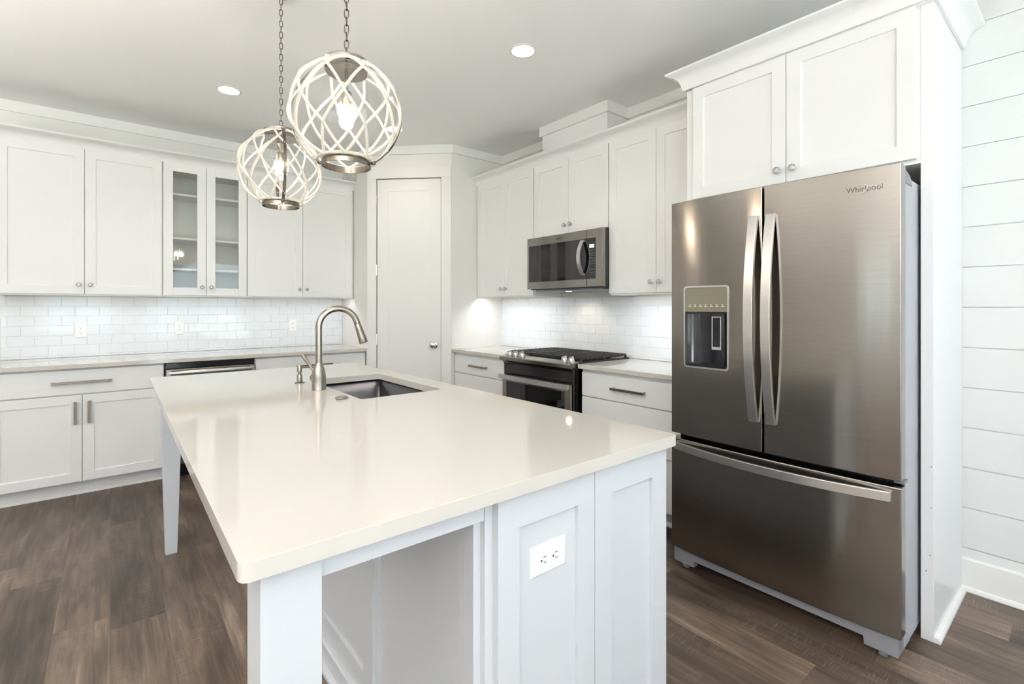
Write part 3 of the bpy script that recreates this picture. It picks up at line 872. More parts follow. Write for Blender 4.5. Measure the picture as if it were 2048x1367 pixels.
# soap pump
sp = thing('soap_dispenser', 'brushed nickel soap pump behind the faucet', 'soap dispenser', (.745, 2.605, IZ))
MB().lathe([(.001, 0), (.025, 0), (.025, .004), (.020, .006), (.0135, .008), (.0135, .040), (.0125, .043), (.001, .043)], 24).build('collar', M['nickel'], sp, smooth=35)
MB().lathe([(.001, .042), (.009, .042), (.009, .056), (.0125, .058), (.0125, .088), (.011, .092), (.001, .092)], 24).build('pump_head', M['nickel'], sp, smooth=35)
MB().tube([(0, 0, .079), (.04, 0, .080), (.078, 0, .078), (.086, 0, .073)], [.006, .0055, .005, .0045], 12).build('spout', M['nickel'], sp, smooth=40)
ab = MB().lathe([(.001, 0), (.0265, 0), (.0275, .003), (.0235, .008), (.019, .009), (.0165, .0115), (.001, .0125)], 28, (0, 0, 0))
o = ab.build('air_switch_button', M['nickel'], smooth=35); o.location = (.757, 2.052, IZ)
tag(o, 'small round nickel button on the worktop in front of the faucet', 'button')

# ------------------------------------------------------------------ dishwasher
dw = thing('dishwasher', 'stainless dishwasher with black controls under the back worktop', 'dishwasher', (.6195, yw, 0))
h = .3015
MB().box(-h, h, -.585, -.01, .10, .8825).build('tub', M['black'], dw)
cp = MB().box(-h + .004, h - .004, -.612, -.586, .836, .880); cp.build('control_panel', M['black'], dw, bevel=.002)
MB().box(-h + .003, h - .003, -.632, -.586, .110, .833).build('door', M['steel'], dw, bevel=.004)
hb = MB(); n_ = 24
path = []
for i in range(n_ + 1):
    u = -1 + 2 * i / n_
    path.append((u * (h - .022), -.650 - .014 * (1 - u ** 6), .806))
hb.tube(path, [.012 + .009 * (1 - abs(-1 + 2 * i / n_) ** 4) for i in range(n_ + 1)], 14)
hb.box(-h + .006, -h + .034, -.660, -.63, .790, .824).box(h - .034, h - .006, -.660, -.63, .790, .824)
hb.build('handle', M['steel_l'], dw, smooth=40)
MB().box(-h + .003, h - .003, -.555, -.54, 0, .10).build('toe_panel', M['black'], dw)

# ------------------------------------------------------------------ gas range
RY = 2.67
rg = thing('gas_range', 'slide-in stainless gas range with black grates and five knobs', 'range', (XR - .012, RY, 0), -PI / 2)
RX = lambda X: X - (XR - .012)
hw = .381
MB().box(-hw + .006, hw - .006, RX(2.425), -.004, .03, .893).build('body', M['black'], rg)
MB().box(-hw, hw, RX(2.47), -.004, .893, .922).build('cooktop', M['black'], rg, bevel=.004)
lip = MB().prism([(RX(2.470), .893), (RX(2.400), .884), (RX(2.382), .886), (RX(2.380), .910), (RX(2.386), .916), (RX(2.465), .930), (RX(2.478), .930), (RX(2.478), .893)], -hw, hw, 'X')
lip.build('control_panel', M['steel'], rg, bevel=.0015)
fp = [(RX(2.47), .886)]
for i in range(9):
    a = i / 8 * PI / 2
    fp.append((RX(2.392 + .052 * math.sin(a)), .884 - .095 * (1 - math.cos(a)) - .015 * i / 8))
fp.append((RX(2.47), fp[-1][1]))
MB().prism(fp, -hw + .004, hw - .004, 'X').build('vent_fascia', M['bglass'], rg, smooth=30)
kpos = [-.287, -.222, -.150, .292, .366]
kpos = [RY - y for y in (2.966, 2.898, 2.821, 2.372, 2.305)]
for x in kpos:
    kz, ky = .921, RX(2.422)
    kn = MB(); kn.lathe([(.001, 0), (.021, 0), (.022, .004), (.019, .014), (.018, .026), (.016, .029), (.001, .029)], 20)
    kn.box(-.0045, .0045, -.019, .019, .024, .037)
    tilt = Matrix.Translation((x, ky, kz)) @ Matrix.Rotation(-.10 + .28, 4, 'X') @ Matrix.Scale(1.12, 4)
    kn.xf(tilt).build('knob', M['steel_l'], rg, smooth=40)
# grates: three sections
for gx in (-.254, 0, .254):
    g = MB(); w2 = .122; y0, y1 = RX(2.50), -.045; zt = .952
    for q in (-1, 1): g.box(gx + q * w2 - .006, gx + q * w2 + .006, y0, y1, .936, zt)
    for yy in (y0, y1): g.box(gx - w2, gx + w2, yy - .006, yy + .006, .936, zt)
    nb = 11
    for i in range(1, nb):
        yy = y0 + (y1 - y0) * i / nb
        g.box(gx - w2 - .012, gx - .022, yy - .005, yy + .005, .940, zt + .002); g.box(gx + .022, gx + w2 + .012, yy - .005, yy + .005, .940, zt + .002)
    g.box(gx - .006, gx + .006, y0, y1, .938, zt)
    for q in (-1, 1):
        for yy in (y0, y1, (y0 + y1) / 2): g.box(gx + q * w2 - .008, gx + q * w2 + .008, yy - .008, yy + .008, .921, .938)
    g.build('grate', M['iron'], rg, bevel=.002)
for (bx_, by_) in ((-.254, RX(2.64)), (-.254, RX(2.90)), (0, RX(2.77)), (.254, RX(2.64)), (.254, RX(2.90))):
    MB().lathe([(.001, .921), (.045, .921), (.045, .927), (.036, .930), (.034, .934), (.001, .934)], 20, (bx_, by_, 0)).build('burner', M['black'], rg, smooth=35)
dr = MB().frame(-hw + .012, hw - .012, .175, .772, RX(2.402), RX(2.424), .052, .09).build('oven_door', M['steel'], rg, bevel=.002)
MB().box(-hw + .060, hw - .060, RX(2.406), RX(2.423), .262, .722).build('window', M['bglass'], dr, bevel=.002)
hp = MB(); prof_ = []
nn_ = 20
for i in range(nn_ + 1):
    u = -1 + 2 * i / nn_; yb_ = RX(2.366) - .012 * (1 - u * u)
    prof_.append((u * (hw - .006), yb_))
vs = []; fs = []
for i, (x, y) in enumerate(prof_):
    vs += [(x, y, .742), (x, y, .776), (x, y + .012, .776), (x, y + .012, .742)]
for i in range(nn_):
    for k_ in range(4):
        l = (k_ + 1) % 4
        fs.append((i * 4 + k_, i * 4 + l, i * 4 + 4 + l, i * 4 + 4 + k_))
fs += [(0, 1, 2, 3), (nn_ * 4 + 3, nn_ * 4 + 2, nn_ * 4 + 1, nn_ * 4)]
hp.add(vs, fs)
for q in (-1, 1): hp.box(q * (hw - .03) - .012, q * (hw - .03) + .012, RX(2.372), RX(2.403), .745, .773)
hp.build('handle', M['steel_l'], dr, bevel=.0015)
MB().box(-hw + .012, hw - .012, RX(2.404), RX(2.424), .03, .168).build('drawer', M['steel'], rg, bevel=.002)
MB().box(-hw + .02, hw - .02, RX(2.47), RX(2.50), 0, .03).build('foot_rail', M['black'], rg)

# ------------------------------------------------------------------ microwave
MY = 2.6155
mw = thing('microwave', 'over-the-range microwave with a black window and curved steel handle', 'microwave', (XR - .002, MY, 0), -PI / 2)
MX = lambda X: X - (XR - .002)
mh = .3965
mz0, mz1 = 1.446, 1.856
MB().box(-mh + .012, mh - .012, MX(2.672), -.012, mz0 - .006, 1.860).build('body', M['black'], mw)
xs = MY - 2.3665
d = MB().box(-mh, xs - .0012, MX(2.640), MX(2.671), mz0, mz1).build('door', M['steel'], mw, bevel=.003)
c_ = MB().box(xs + .0012, mh, MX(2.640), MX(2.671), mz0, mz1).build('control_panel', M['steel'], mw, bevel=.003)
MB().box(-mh + .024, xs - .0012, MX(2.6385), MX(2.6405), 1.502, 1.792).build('window', M['bglass'], d)
MB().box(-mh + .05, xs - .055, MX(2.6380), MX(2.6386), 1.523, 1.757).build('window_mesh', paint('window_screen', (30, 26, 26), .05, 0, 10, .02), d)
MB().box(xs + .0012, mh - .062, MX(2.6385), MX(2.6405), 1.502, 1.792).build('glass_face', M['bglass'], c_)
MB().box(xs + .028, mh - .075, MX(2.6378), MX(2.6386), 1.722, 1.748).build('display', M['display'], c_)
kp = MB()
for r in range(6):
    for q in range(3):
        kp.box(xs + .028 + q * .021, xs + .036 + q * .021, MX(2.6379), MX(2.6386), 1.702 - r * .019, 1.706 - r * .019)
for r in range(2):
    for q in range(3): kp.box(xs + .028 + q * .021, xs + .037 + q * .021, MX(2.6379), MX(2.6386), 1.566 - r * .02, 1.571 - r * .02)
kp.build('keypad', paint('keypad_print', (118, 116, 110), .5), c_)
mhd = MB(); nn_ = 20; vs = []; fs = []
for i in range(nn_ + 1):
    u = -1 + 2 * i / nn_; y = MX(2.626) - .046 * (1 - u * u); z = 1.657 + u * .128
    vs += [(xs - .046, y, z), (xs - .016, y, z), (xs - .016, y + .012, z), (xs - .046, y + .012, z)]
for i in range(nn_):
    for k_ in range(4):
        l = (k_ + 1) % 4; fs.append((i * 4 + k_, i * 4 + l, i * 4 + 4 + l, i * 4 + 4 + k_))
fs += [(0, 1, 2, 3), (nn_ * 4 + 3, nn_ * 4 + 2, nn_ * 4 + 1, nn_ * 4)]
mhd.add(vs, fs)
for q in (-1, 1): mhd.box(xs - .044, xs - .018, MX(2.628), MX(2.640), 1.657 + q * .12 - .007, 1.657 + q * .12 + .007)
mhd.build('handle', M['steel_l'], d, bevel=.0015)
ub = MB().box(-mh + .05, mh - .04, MX(2.69), -.03, mz0 - .020, mz0 - .006); ub.build('vent_filter', M['gplast'], mw, bevel=.003)

ml = MB().lathe([(.001, mz0 - .0215), (.022, mz0 - .0215), (.024, mz0 - .0195), (.001, mz0 - .0195)], 16, (-.08, MX(2.80), 0)).build('task_light', M['can'], mw, smooth=40)
l = bpy.data.lights.new('task_beam', 'SPOT'); l.energy = 3.0; l.color = (1, .86, .68); l.spot_size = math.radians(120); l.spot_blend = .7; l.shadow_soft_size = .02
lo = bpy.data.objects.new('task_beam', l); COL.objects.link(lo); lo.parent = mw; lo.location = (-.08, MX(2.80), mz0 - .026); lo.rotation_euler = (.35, 0, 0)
def lettering(text, size, mat, parent, loc, name='logo'):
    cu = bpy.data.curves.new(name, 'FONT'); cu.body = text; cu.size = size; cu.extrude = .0006; cu.align_x = 'CENTER'
    tmp = bpy.data.objects.new(name + '_tmp', cu); COL.objects.link(tmp)
    bpy.context.view_layer.update()
    me = bpy.data.meshes.new_from_object(tmp.evaluated_get(bpy.context.evaluated_depsgraph_get()))
    COL.objects.unlink(tmp); bpy.data.objects.remove(tmp)
    me.materials.clear(); me.materials.append(mat)
    o = bpy.data.objects.new(name, me); COL.objects.link(o); o.parent = parent
    o.location = loc; o.rotation_euler = (PI / 2, 0, 0)
    return o
def swoosh(parent, loc, rx, rz_, mat):
    b = MB(); pts_ = []
    for i in range(25):
        a = math.radians(200) + math.radians(250) * i / 24
        pts_.append((rx * math.cos(a), 0, rz_ * math.sin(a)))
    b.tube(pts_, [.0003 + .0011 * math.sin(PI * i / 24) for i in range(25)], 6)
    b.xf(Matrix.Rotation(-.5, 4, 'Y'))
    o = b.build('logo_ring', mat, parent); o.location = loc; return o
lettering('Whirlpool', .018, M['logo'], d, (-.03, MX(2.6398), 1.818))
swoosh(d, (-.045, MX(2.6394), 1.823), .018, .012, M['logo'])

# ------------------------------------------------------------------ fridge
FY = .9285
fr = thing('refrigerator', 'stainless french-door fridge with bottom freezer and water dispenser', 'refrigerator', (2.99, FY, 0), -PI / 2)
RXf = lambda X: X - 2.99
fh = .4635
MB().box(-fh + .008, fh - .008, RXf(2.268), 0, .035, 1.790).build('body', M['fside'], fr, bevel=.006)
MB().box(-fh + .014, fh - .014, RXf(2.250), RXf(2.268), .10, 1.80).build('gasket', M['dark'], fr)
def bow(x): return RXf(2.188) - .020 * (1 - (x / fh) ** 2)
def bowed_panel(x0, x1, z0, z1, yb, holes=None, r0=.0, r1=.0, nx=14):
    """front skin following the bowed face of the whole fridge, with turned-in outer edges"""
    xs_ = sorted(set([x0 + (x1 - x0) * i / nx for i in range(nx + 1)] + ([holes[0], holes[1]] if holes else [])))
    zs_ = [z0, z1] if not holes else [z0, holes[2], holes[3], z1]
    mb = MB(); idx = {}
    def V(x, y, z):
        mb.v.append((x, y, z)); return len(mb.v) - 1
    g = [[V(x, bow(x), z) for z in zs_] for x in xs_]
    for i in range(len(xs_) - 1):
        for j in range(len(zs_) - 1):
            if holes and xs_[i] >= holes[0] - 1e-6 and xs_[i + 1] <= holes[1] + 1e-6 and j == 1: continue
            mb.f.append((g[i][j], g[i + 1][j], g[i + 1][j + 1], g[i][j + 1]))
    b0 = [[V(x, yb, z) for z in (z0, z1)] for x in xs_]
    for i in range(len(xs_) - 1):
        mb.f.append((g[i][0], b0[i][0], b0[i + 1][0], g[i + 1][0])); mb.f.append((g[i][-1], g[i + 1][-1], b0[i + 1][1], b0[i][1]))
        mb.f.append((b0[i][0], b0[i][1], b0[i + 1][1], b0[i + 1][0]))
    mb.f.append(tuple(g[0]) + (b0[0][1], b0[0][0])); mb.f.append(tuple(g[-1][::-1]) + (b0[-1][0], b0[-1][1]))
    return mb
FM = FY - .936
HOLE = (FY - 1.315, FY - 1.091, 1.012, 1.398)
YBK = RXf(2.250)
ld = bowed_panel(-fh, FM - .004, .674, 1.820, YBK, HOLE).build('door', M['steel'], fr, bevel=.003, seg=2)
rd = bowed_panel(FM + .004, fh, .674, 1.820, YBK).build('door', M['steel'], fr, bevel=.003, seg=2)
fz = bowed_panel(-fh, fh, .104, .650, YBK, nx=28).build('freezer_drawer', M['steel'], fr, bevel=.004, seg=2)
def vhandle(parent, xc):
    mb = MB(); nn = 28; vs = []; fs = []
    for i in range(nn + 1):
        u = -1 + 2 * i / nn; z = 1.249 + u * .447
        yb_ = bow(xc) - .004 - .052 * (1 - abs(u) ** 2.0)
        w_ = .0195
        vs += [(xc - w_, yb_ - .011, z), (xc + w_, yb_ - .011, z), (xc + w_ - .002, yb_ + .008, z), (xc - w_ + .002, yb_ + .008, z)]
    for i in range(nn):
        for k_ in range(4):
            l = (k_ + 1) % 4; fs.append((i * 4 + k_, i * 4 + l, i * 4 + 4 + l, i * 4 + 4 + k_))
    fs += [(0, 1, 2, 3), (nn * 4 + 3, nn * 4 + 2, nn * 4 + 1, nn * 4)]
    mb.add(vs, fs)
    return plabel(mb.build('handle', M['steel_l'], parent, bevel=.002), 'bright bowed steel bar handle')
vhandle(ld, FM - .0375); vhandle(rd, FM + .0345)
mb = MB(); nn = 36; vs = []; fs = []
for i in range(nn + 1):
    u = -1 + 2 * i / nn; x = u * .437; y = bow(x) - .006 - .045 * (1 - abs(u) ** 2.2)
    vs += [(x, y - .012, .598), (x, y - .012, .634), (x, y + .008, .632), (x, y + .008, .600)]
for i in range(nn):
    for k_ in range(4):
        l = (k_ + 1) % 4; fs.append((i * 4 + k_, i * 4 + l, i * 4 + 4 + l, i * 4 + 4 + k_))
fs += [(0, 1, 2, 3), (nn * 4 + 3, nn * 4 + 2, nn * 4 + 1, nn * 4)]
mb.add(vs, fs)
plabel(mb.build('handle', M['steel_l'], fz, bevel=.002), 'bright bowed steel bar handle')
# dispenser in the door
hx0, hx1, hz0, hz1 = HOLE
ybz = bow((hx0 + hx1) / 2)
dsp = MB()
ro = rounded([(hx0 - .004, hz0 - .004), (hx1 + .004, hz0 - .004), (hx1 + .004, hz1 + .004), (hx0 - .004, hz1 + .004)], .018, 5)
ri = rounded([(hx0 + .004, hz0 + .004), (hx1 - .004, hz0 + .004), (hx1 - .004, hz1 - .004), (hx0 + .004, hz1 - .004)], .012, 5)
nR = len(ro); dsp.add([(x, bow(x) - .003, z) for x, z in ro] + [(x, bow(x) - .003, z) for x, z in ri] + [(x, bow(x) + .006, z) for x, z in ro] + [(x, bow(x) + .006, z) for x, z in ri],
                      [(i, (i + 1) % nR, nR + (i + 1) % nR, nR + i) for i in range(nR)] + [(i, (i + 1) % nR, 2 * nR + (i + 1) % nR, 2 * nR + i) for i in range(nR)] + [(nR + i, nR + (i + 1) % nR, 3 * nR + (i + 1) % nR, 3 * nR + i) for i in range(nR)])
dsp.build('dispenser_trim', M['silver'], ld, smooth=40)
zsplit = 1.278
yA = bow(hx0)
rc = MB()
rc.add([(hx0, yA + .003, hz0), (hx1, yA - .004, hz0), (hx1, yA - .004, zsplit), (hx0, yA + .003, zsplit)], [])
ar = []
nA = 10
for i in range(nA + 1):
    t = i / nA; x = hx0 + (hx1 - hx0) * t
    ar.append((x, min(bow(x) + .006 + .052 * (math.sin(PI * t) ** .5), YBK - .003)))
o0 = len(rc.v)
for (x, y) in ar: rc.v += [(x, y, hz0 + .012), (x, y, zsplit)]
for i in range(nA): rc.f.append((o0 + 2 * i, o0 + 2 * i + 2, o0 + 2 * i + 3, o0 + 2 * i + 1))
rc.f.append(tuple(o0 + 2 * i for i in range(nA + 1)))
rc.f.append(tuple(o0 + 2 * i + 1 for i in range(nA + 1)))
rcv = rc.build('dispenser_recess', M['dblack'], ld, smooth=40)
tp = MB(); nA = 8
for i in range(nA + 1):
    x = hx0 + .002 + (hx1 - hx0 - .004) * i / nA; tp.v += [(x, bow(x) + .001, zsplit), (x, bow(x) + .001, hz1), (x, YBK - .004, hz1), (x, YBK - .004, zsplit)]
for i in range(nA):
    for k_ in range(4):
        l = (k_ + 1) % 4; tp.f.append((i * 4 + k_, i * 4 + l, i * 4 + 4 + l, i * 4 + 4 + k_))
tp.f += [(0, 1, 2, 3), (nA * 4 + 3, nA * 4 + 2, nA * 4 + 1, nA * 4)]
tpo = tp.build('dispenser_controls', M['disp'], ld)
sy = MB()
for q in range(7):
    x = hx0 + .022 + q * .028; sy.box(x, x + .016, bow(x) + .0002, bow(x) + .0012, 1.303, 1.3055)
    sy.box(x + .004, x + .009, bow(x) + .0002, bow(x) + .0012, 1.309, 1.313)
sy.build('control_icons', M['plate'], tpo)
MB().box(hx0 + .002, hx1 - .002, bow(hx0) + .001, YBK - .004, zsplit - .010, zsplit).build('dispenser_ledge', M['black'], ld)
MB().box(hx0 + .002, hx1 - .002, bow(hx0) - .0015, YBK - .004, hz0 + .004, hz0 + .016).build('drip_tray', M['dblack'], ld, bevel=.002)
px0, px1 = hx0 + .138, hx0 + .184; py = bow(px0) + .010
pd = MB().frame(px0, px1, 1.100, 1.256, py, py + .006, .005, .014).build('dispenser_paddle', M['silver'], ld, bevel=.001)
MB().box(px0 + .004, px1 - .004, py + .002, py + .007, 1.112, 1.252).build('paddle_face', M['dblack'], pd)
# bottom grille with stepped feet, rollers, hinge covers
gr = MB(); gx = fh - .010; yg0, yg1 = RXf(2.197), RXf(2.235)
gp_ = [(-gx, .030), (-gx + .105, .030), (-gx + .108, .060), (gx - .108, .060), (gx - .105, .030), (gx, .030), (gx, .100), (-gx, .100)]
gr.prism(gp_, yg0, yg1, 'Y'); gr.box(-gx, -gx + .02, yg1, RXf(2.36), .03, .10).box(gx - .02, gx, yg1, RXf(2.36), .03, .10)
gr.build('base_grille', M['gplast'], fr, bevel=.002)
for q in (-1, 1):
    MB().lathe([(.018, -.012), (.020, 0), (.018, .012)], 16, (q * (gx - .05), RXf(2.225), .0205), 'X').build('roller', M['gplast'], fr, smooth=40)
    MB().lathe([(.018, -.012), (.020, 0), (.018, .012)], 16, (q * (gx - .05), RXf(2.90), .0205), 'X').build('roller', M['gplast'], fr, smooth=40)
for q in (-1, 1):
    hc = MB().prism([(RXf(2.262), 1.76), (RXf(2.262), 1.808), (RXf(2.30), 1.806), (RXf(2.335), 1.797), (RXf(2.36), 1.782), (RXf(2.37), 1.76)], q * (fh - .004) - .03 * (q > 0), q * (fh - .004) + .03 * (q < 0), 'X')
    hc.build('hinge_cover', M['gplast'], fr, bevel=.004)
MB().box(fh - .03, fh + .003, RXf(2.225), RXf(2.268), .655, .668).build('hinge', M['gplast'], fr, bevel=.002)
lgx = FY - .574
lg = lettering('Whirlpool', .0275, M['logo'], rd, (lgx, bow(lgx) - .0012, 1.735), 'logo'); lg.rotation_euler.z = math.atan(.04 * lgx / fh ** 2)
swoosh(rd, (lgx - .012, bow(lgx - .012) - .0012, 1.742), .024, .016, M['silver']).rotation_euler.z = math.atan(.04 * lgx / fh ** 2)

# ------------------------------------------------------------------ pendants
def pendant(label, loc, rz):
    gz = loc[2]
    t = thing('pendant_light', label, 'pendant light', loc, rz, None); PS = .79; t.scale = (PS, PS, PS)
    R = .222
    # open glass globe
    pr = []
    for i in range(29):
        th = math.radians(24 + (152 - 24) * i / 28); pr.append((R * math.sin(th), R * math.cos(th)))
    g = MB(); o0 = 0; nseg = 56
    for (r, z) in pr:
        for k_ in range(nseg):
            a = 2 * PI * k_ / nseg; g.v.append((r * math.cos(a), r * math.sin(a), z))
    for i in range(28):
        for k_ in range(nseg):
            l = (k_ + 1) % nseg; g.f.append((i * nseg + k_, i * nseg + l, (i + 1) * nseg + l, (i + 1) * nseg + k_))
    g.build('glass_globe', M['globe'], t, smooth=60)
    # cap with neck
    c = MB().lathe([(.001, .246), (.014, .246), (.018, .240), (.060, .238), (.092, .232), (.0955, .228), (.0955, .206), (.092, .206), (.092, .226), (.05, .230), (.001, .230)], 40)
    c.lathe([(.001, .180), (.086, .180), (.088, .184), (.086, .190), (.001, .190)], 40)
    c.build('cap', M['nickel'], t, smooth=35)
    # bottom ring and finials
    rgm = MB().lathe([(.099, -.228), (.1035, -.228), (.1035, -.199), (.099, -.199)], 48, close=True)
    rgm.build('bottom_ring', M['dnickel'], t, smooth=35)
    for q in (0, PI):
        MB().sphere((.116 * math.cos(q), .116 * math.sin(q), -.208), .0105, 14, 10).tube([(.103 * math.cos(q), 0, -.208), (.112 * math.cos(q), 0, -.208)], .004, 8).build('finial', M['dnickel'], t, smooth=50)
    # flat metal strap over the globe
    st = MB(); vs = []; fs = []; ns = 40; Rs = .2375
    for s_ in (1, -1):
        b0 = len(vs)
        for i in range(ns + 1):
            th = math.radians(23 + (154 - 23) * i / ns); hw_ = .0085
            for rr in (Rs, Rs + .002):
                for ww in (-hw_, hw_): vs.append((s_ * rr * math.sin(th), ww, rr * math.cos(th)))
        for i in range(ns):
            a = b0 + i * 4; q = a + 4
            fs += [(a, a + 1, q + 1, q), (a + 2, q + 2, q + 3, a + 3), (a, q, q + 2, a + 2), (a + 1, a + 3, q + 3, q + 1)]
    st.add(vs, fs); st.build('strap', M['dnickel'], t, smooth=40)
    # knotted rope net: zig-zag ropes between knot rows
    rows = [25, 52, 86, 116, 149]
    NK = 8; RN = .2305; rr = .0060
    rope = MB()
    def ang(i, k_): return 2 * PI * (k_ + (.5 if i % 2 else 0)) / NK + .22
    def onS(th, a, rad=RN): return Vector((rad * math.sin(th) * math.cos(a), rad * math.sin(th) * math.sin(a), rad * math.cos(th)))
    for dirn in (1, -1):
        for k0 in range(NK):
            path = []
            a = ang(0, k0)
            for i in range(len(rows) - 1):
                a2 = a + dirn * PI / NK
                n_ = 18
                p0 = onS(math.radians(rows[i]), a); p1 = onS(math.radians(rows[i + 1]), a2)
                om = p0.angle(p1)
                for j in range(n_ + (1 if i == len(rows) - 2 else 0)):
                    s_ = j / n_
                    v = (p0 * math.sin((1 - s_) * om) + p1 * math.sin(s_ * om)) / math.sin(om)
                    lift = .003 * dirn * math.cos(PI * 2 * s_) if False else (.0035 if dirn > 0 else -.0005)
                    path.append(v * ((RN + lift) / RN))
                a = a2
            fine = []
            for i in range(len(path) - 1):
                for q in range(2): fine.append(path[i].lerp(path[i + 1], q / 2))
            fine.append(path[-1])
            rope.tube(fine, rr, 9, lobes=3, twist=150., depth=.16)
    for (th, n_) in ((25, 60), (149, 72)):
        ring = [onS(math.radians(th), 2 * PI * i / n_, RN + .001) for i in range(n_)]
        rope.tube(ring, rr * 1.05, 9, closed=True, lobes=3, twist=150., depth=.16)
    for i in range(1, len(rows) - 1):
        for k_ in range(NK):
            pc = onS(math.radians(rows[i]), ang(i, k_), RN + .002)
            rope.sphere(pc, .0088, 8, 6)
    rope.build('rope_net', M['rope'], t, smooth=60)
    # stem, socket, bulb
    MB().tube([(0, 0, .234), (0, 0, .098)], .0075, 14).build('stem', M['nickel'], t, smooth=40)
    MB().lathe([(.001, .100), (.017, .100), (.020, .096), (.020, .050), (.018, .046), (.001, .046)], 20).build('socket', M['nickel'], t, smooth=40)
    MB().lathe([(.012, .048), (.014, .036), (.022, .014), (.030, -.012), (.0315, -.028), (.027, -.048), (.016, -.060), (.002, -.064)], 24).build('bulb', M['bulb'], t, smooth=60)
    # chain to the ceiling with canopy
    ch = MB(); z = .224; i = 0
    ch.tube([(0.009 * math.cos(a), 0, .252 + .011 * math.sin(a)) for a in [2 * PI * q / 20 for q in range(20)]], .0024, 8, closed=True)
    z = .254; top = (CEIL - gz) / PS
    while z < top - .03:
        L2 = .0195; W2 = .0085; pts_ = []
        for q in range(24):
            a = 2 * PI * q / 24
            x = W2 * math.cos(a); zz = (L2 - W2) * (1 if math.sin(a) >= 0 else -1) + W2 * math.sin(a)
            pts_.append((x, 0, zz) if i % 2 else (0, x, zz))
        ch.tube([(p[0], p[1], p[2] + z + L2) for p in pts_], .0024, 8, closed=True)
        z += .0335; i += 1
    ch.build('chain', M['dnickel'], t, smooth=60)
    MB().lathe([(.001, top - .001), (.062, top - .001), (.064, top - .012), (.05, top - .022), (.02, top - .028), (.001, top - .03)], 32).build('canopy', M['nickel'], t, smooth=40)
    l = bpy.data.lights.new('bulb_light', 'POINT'); l.energy = 7; l.color = (1, .94, .86); l.shadow_soft_size = .036
    lo = bpy.data.objects.new('bulb_light', l); COL.objects.link(lo); lo.parent = t; lo.location = (0, 0, -.02)
    return t
P1 = pendant('rope-netted glass globe pendant over the near half of the island', (.63, 1.664, 1.963), math.radians(-36))
P2 = copy_tree(P1)
P2.location = (.63, 2.500, 1.958); P2.rotation_euler = (0, 0, math.radians(-99))
P2['label'] = 'rope-netted glass globe pendant hanging over the sink end of the island'
for t_ in (P1, P2): t_['group'] = 'globe pendants over the island'

# ------------------------------------------------------------------ recessed ceiling lights
def downlight(label, x, y, power=9):
    t = thing('recessed_ceiling_light', label, 'ceiling light', (x, y, CEIL), 0, 'recessed ceiling lights')
    MB().lathe([(.078, 0), (.080, -.003), (.066, -.006), (.062, -.002), (.062, 0)], 36, close=True).build('trim_ring', M['trim'], t, smooth=40)
    MB().lathe([(.001, -.003), (.061, -.003), (.061, -.001), (.001, -.001)], 36).build('lens', M['can'], t)
    l = bpy.data.lights.new('downlight_beam', 'SPOT'); l.energy = power; l.color = (1, .94, .88); l.spot_size = math.radians(125); l.spot_blend = .8; l.shadow_soft_size = .06
    lo = bpy.data.objects.new('downlight_beam', l); COL.objects.link(lo); lo.parent = t; lo.location = (0, 0, -.012)
    return t
downlight('lit recessed ceiling light nearest the glass-door cabinet', .639, 3.876)
downlight('lit recessed ceiling light in front of the range', 1.877, 2.179)
downlight('lit recessed ceiling light before the pantry door, behind the near globe', 1.86, 3.83, 9)

# ------------------------------------------------------------------ under-cabinet lights
def under_light(label, loc, rz, w, power):
    t = thing('under_cabinet_light', label, 'light strip', loc, rz, 'under-cabinet light strips')
    MB().box(-w / 2, w / 2, -.012, .012, -.006, 0).build('housing', M['plate'], t, bevel=.001)
    MB().box(-w / 2 + .004, w / 2 - .004, -.008, .008, -.0075, -.006).build('diffuser', M['led'], t)
    l = bpy.data.lights.new('strip_glow', 'AREA'); l.shape = 'RECTANGLE'; l.size = w - .01; l.size_y = .018; l.energy = power; l.color = (.93, .96, 1.0)
    lo = bpy.data.objects.new('strip_glow', l); COL.objects.link(lo); lo.parent = t; lo.location = (0, 0, -.009)
UZ = UZ0 + .0205
under_light('light strip under the wide wall cabinet', (-.145, YB - .269, UZ), 0, .86, .6)
under_light('light strip under the glass-door cabinet', (.6245, YB - .269, UZ), 0, .54, .36)
under_light('light strip under the wall cabinet by the pantry', (1.40, YB - .269, UZ), 0, .88, .6)
under_light('light strip under the wall cabinet by the pantry and range', (XR - .275, 3.44, UZ), -PI / 2, .76, 1.7)
under_light('light strip under the wall cabinet by the fridge', (XR - .275, 1.855, UZ), -PI / 2, .68, 1.9)

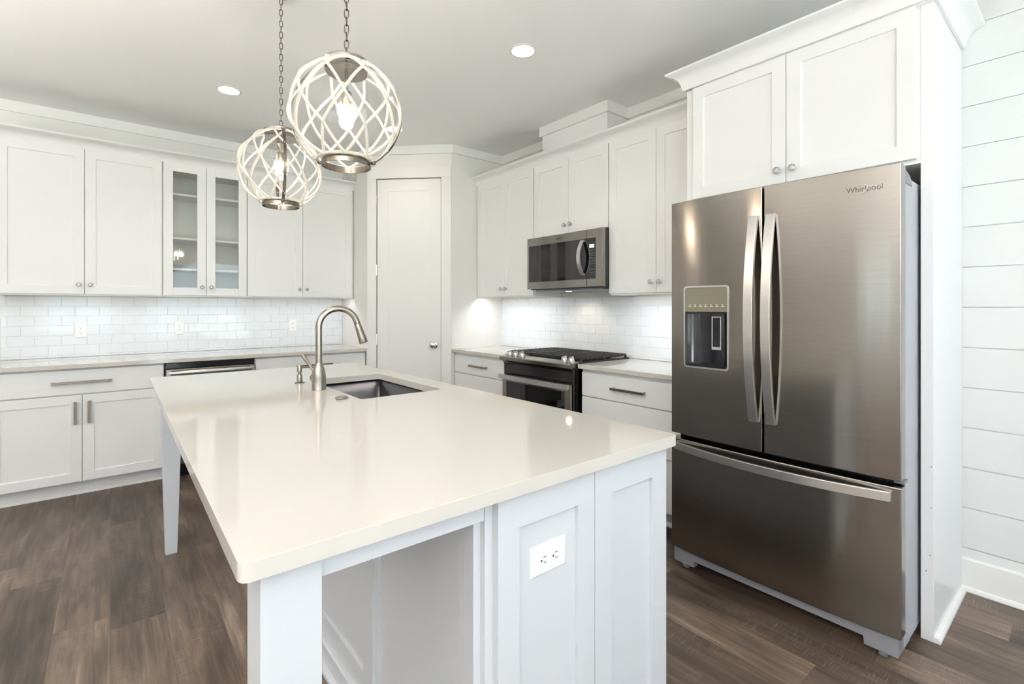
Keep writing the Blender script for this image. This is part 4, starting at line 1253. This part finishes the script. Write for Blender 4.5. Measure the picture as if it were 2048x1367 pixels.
# ------------------------------------------------------------------ added unseen uplights for the ceiling; first stands in for a mirrored fitting
def added_uplight(x, y, z, power, where):
    t = thing('added_uplight', 'added unseen nickel uplight with six cup shades ' + where, 'added_uplight', (x, y, z))
    MB().lathe([(.001, -.16), (.012, -.15), (.022, -.12), (.014, -.08), (.012, .10), (.018, .14), (.008, .18), (.001, .18)], 20).build('hub', M['nickel'], t, smooth=40)
    MB().tube([(0, 0, .17), (0, 0, CEIL - z)], .006, 10).build('rod', M['nickel'], t)
    MB().lathe([(.001, CEIL - z - .001), (.06, CEIL - z - .001), (.062, CEIL - z - .014), (.02, CEIL - z - .03), (.001, CEIL - z - .03)], 24).build('canopy', M['nickel'], t, smooth=40)
    for k_ in range(6):
        a = 2 * PI * k_ / 6 + .2; c_, s_ = math.cos(a), math.sin(a)
        pts_ = [(.012 + .30 * u, -.10 - .09 * math.sin(PI * u) + .08 * u * u) for u in [i / 14 for i in range(15)]]
        am = MB().tube([(q * c_, q * s_, h_) for q, h_ in pts_], .005, 8).build('arm', M['nickel'], t, smooth=40)
        q, h_ = pts_[-1]
        MB().lathe([(.001, h_), (.012, h_), (.030, h_ + .02), (.060, h_ + .07), (.066, h_ + .11), (.064, h_ + .11), (.057, h_ + .07), (.028, h_ + .024), (.001, h_ + .01)], 20, (q * c_, q * s_, 0)).build('cup_shade', M['nickel'], am, smooth=40)
        MB().sphere((q * c_, q * s_, h_ + .055), .016, 14, 8).build('candle_bulb', M['bulb'], am, smooth=60)
        l = bpy.data.lights.new('ceiling_fill', 'SPOT'); l.energy = power; l.color = (1, .965, .92); l.shadow_soft_size = .05; l.spot_size = math.radians(165); l.spot_blend = .5  # up-pointing spot, added to wash the ceiling
        lo = bpy.data.objects.new('ceiling_fill', l); COL.objects.link(lo); lo.parent = t; lo.location = (q * c_, q * s_, h_ + .105); lo.rotation_euler = (PI, 0, 0)
added_uplight(-1.9, -1.5, 1.36, 270, 'over the living area behind the island')
added_uplight(-2.0, 2.5, 1.55, 24, 'over the dining area beside the long cabinet run')  # added only to lift the far side of the ceiling
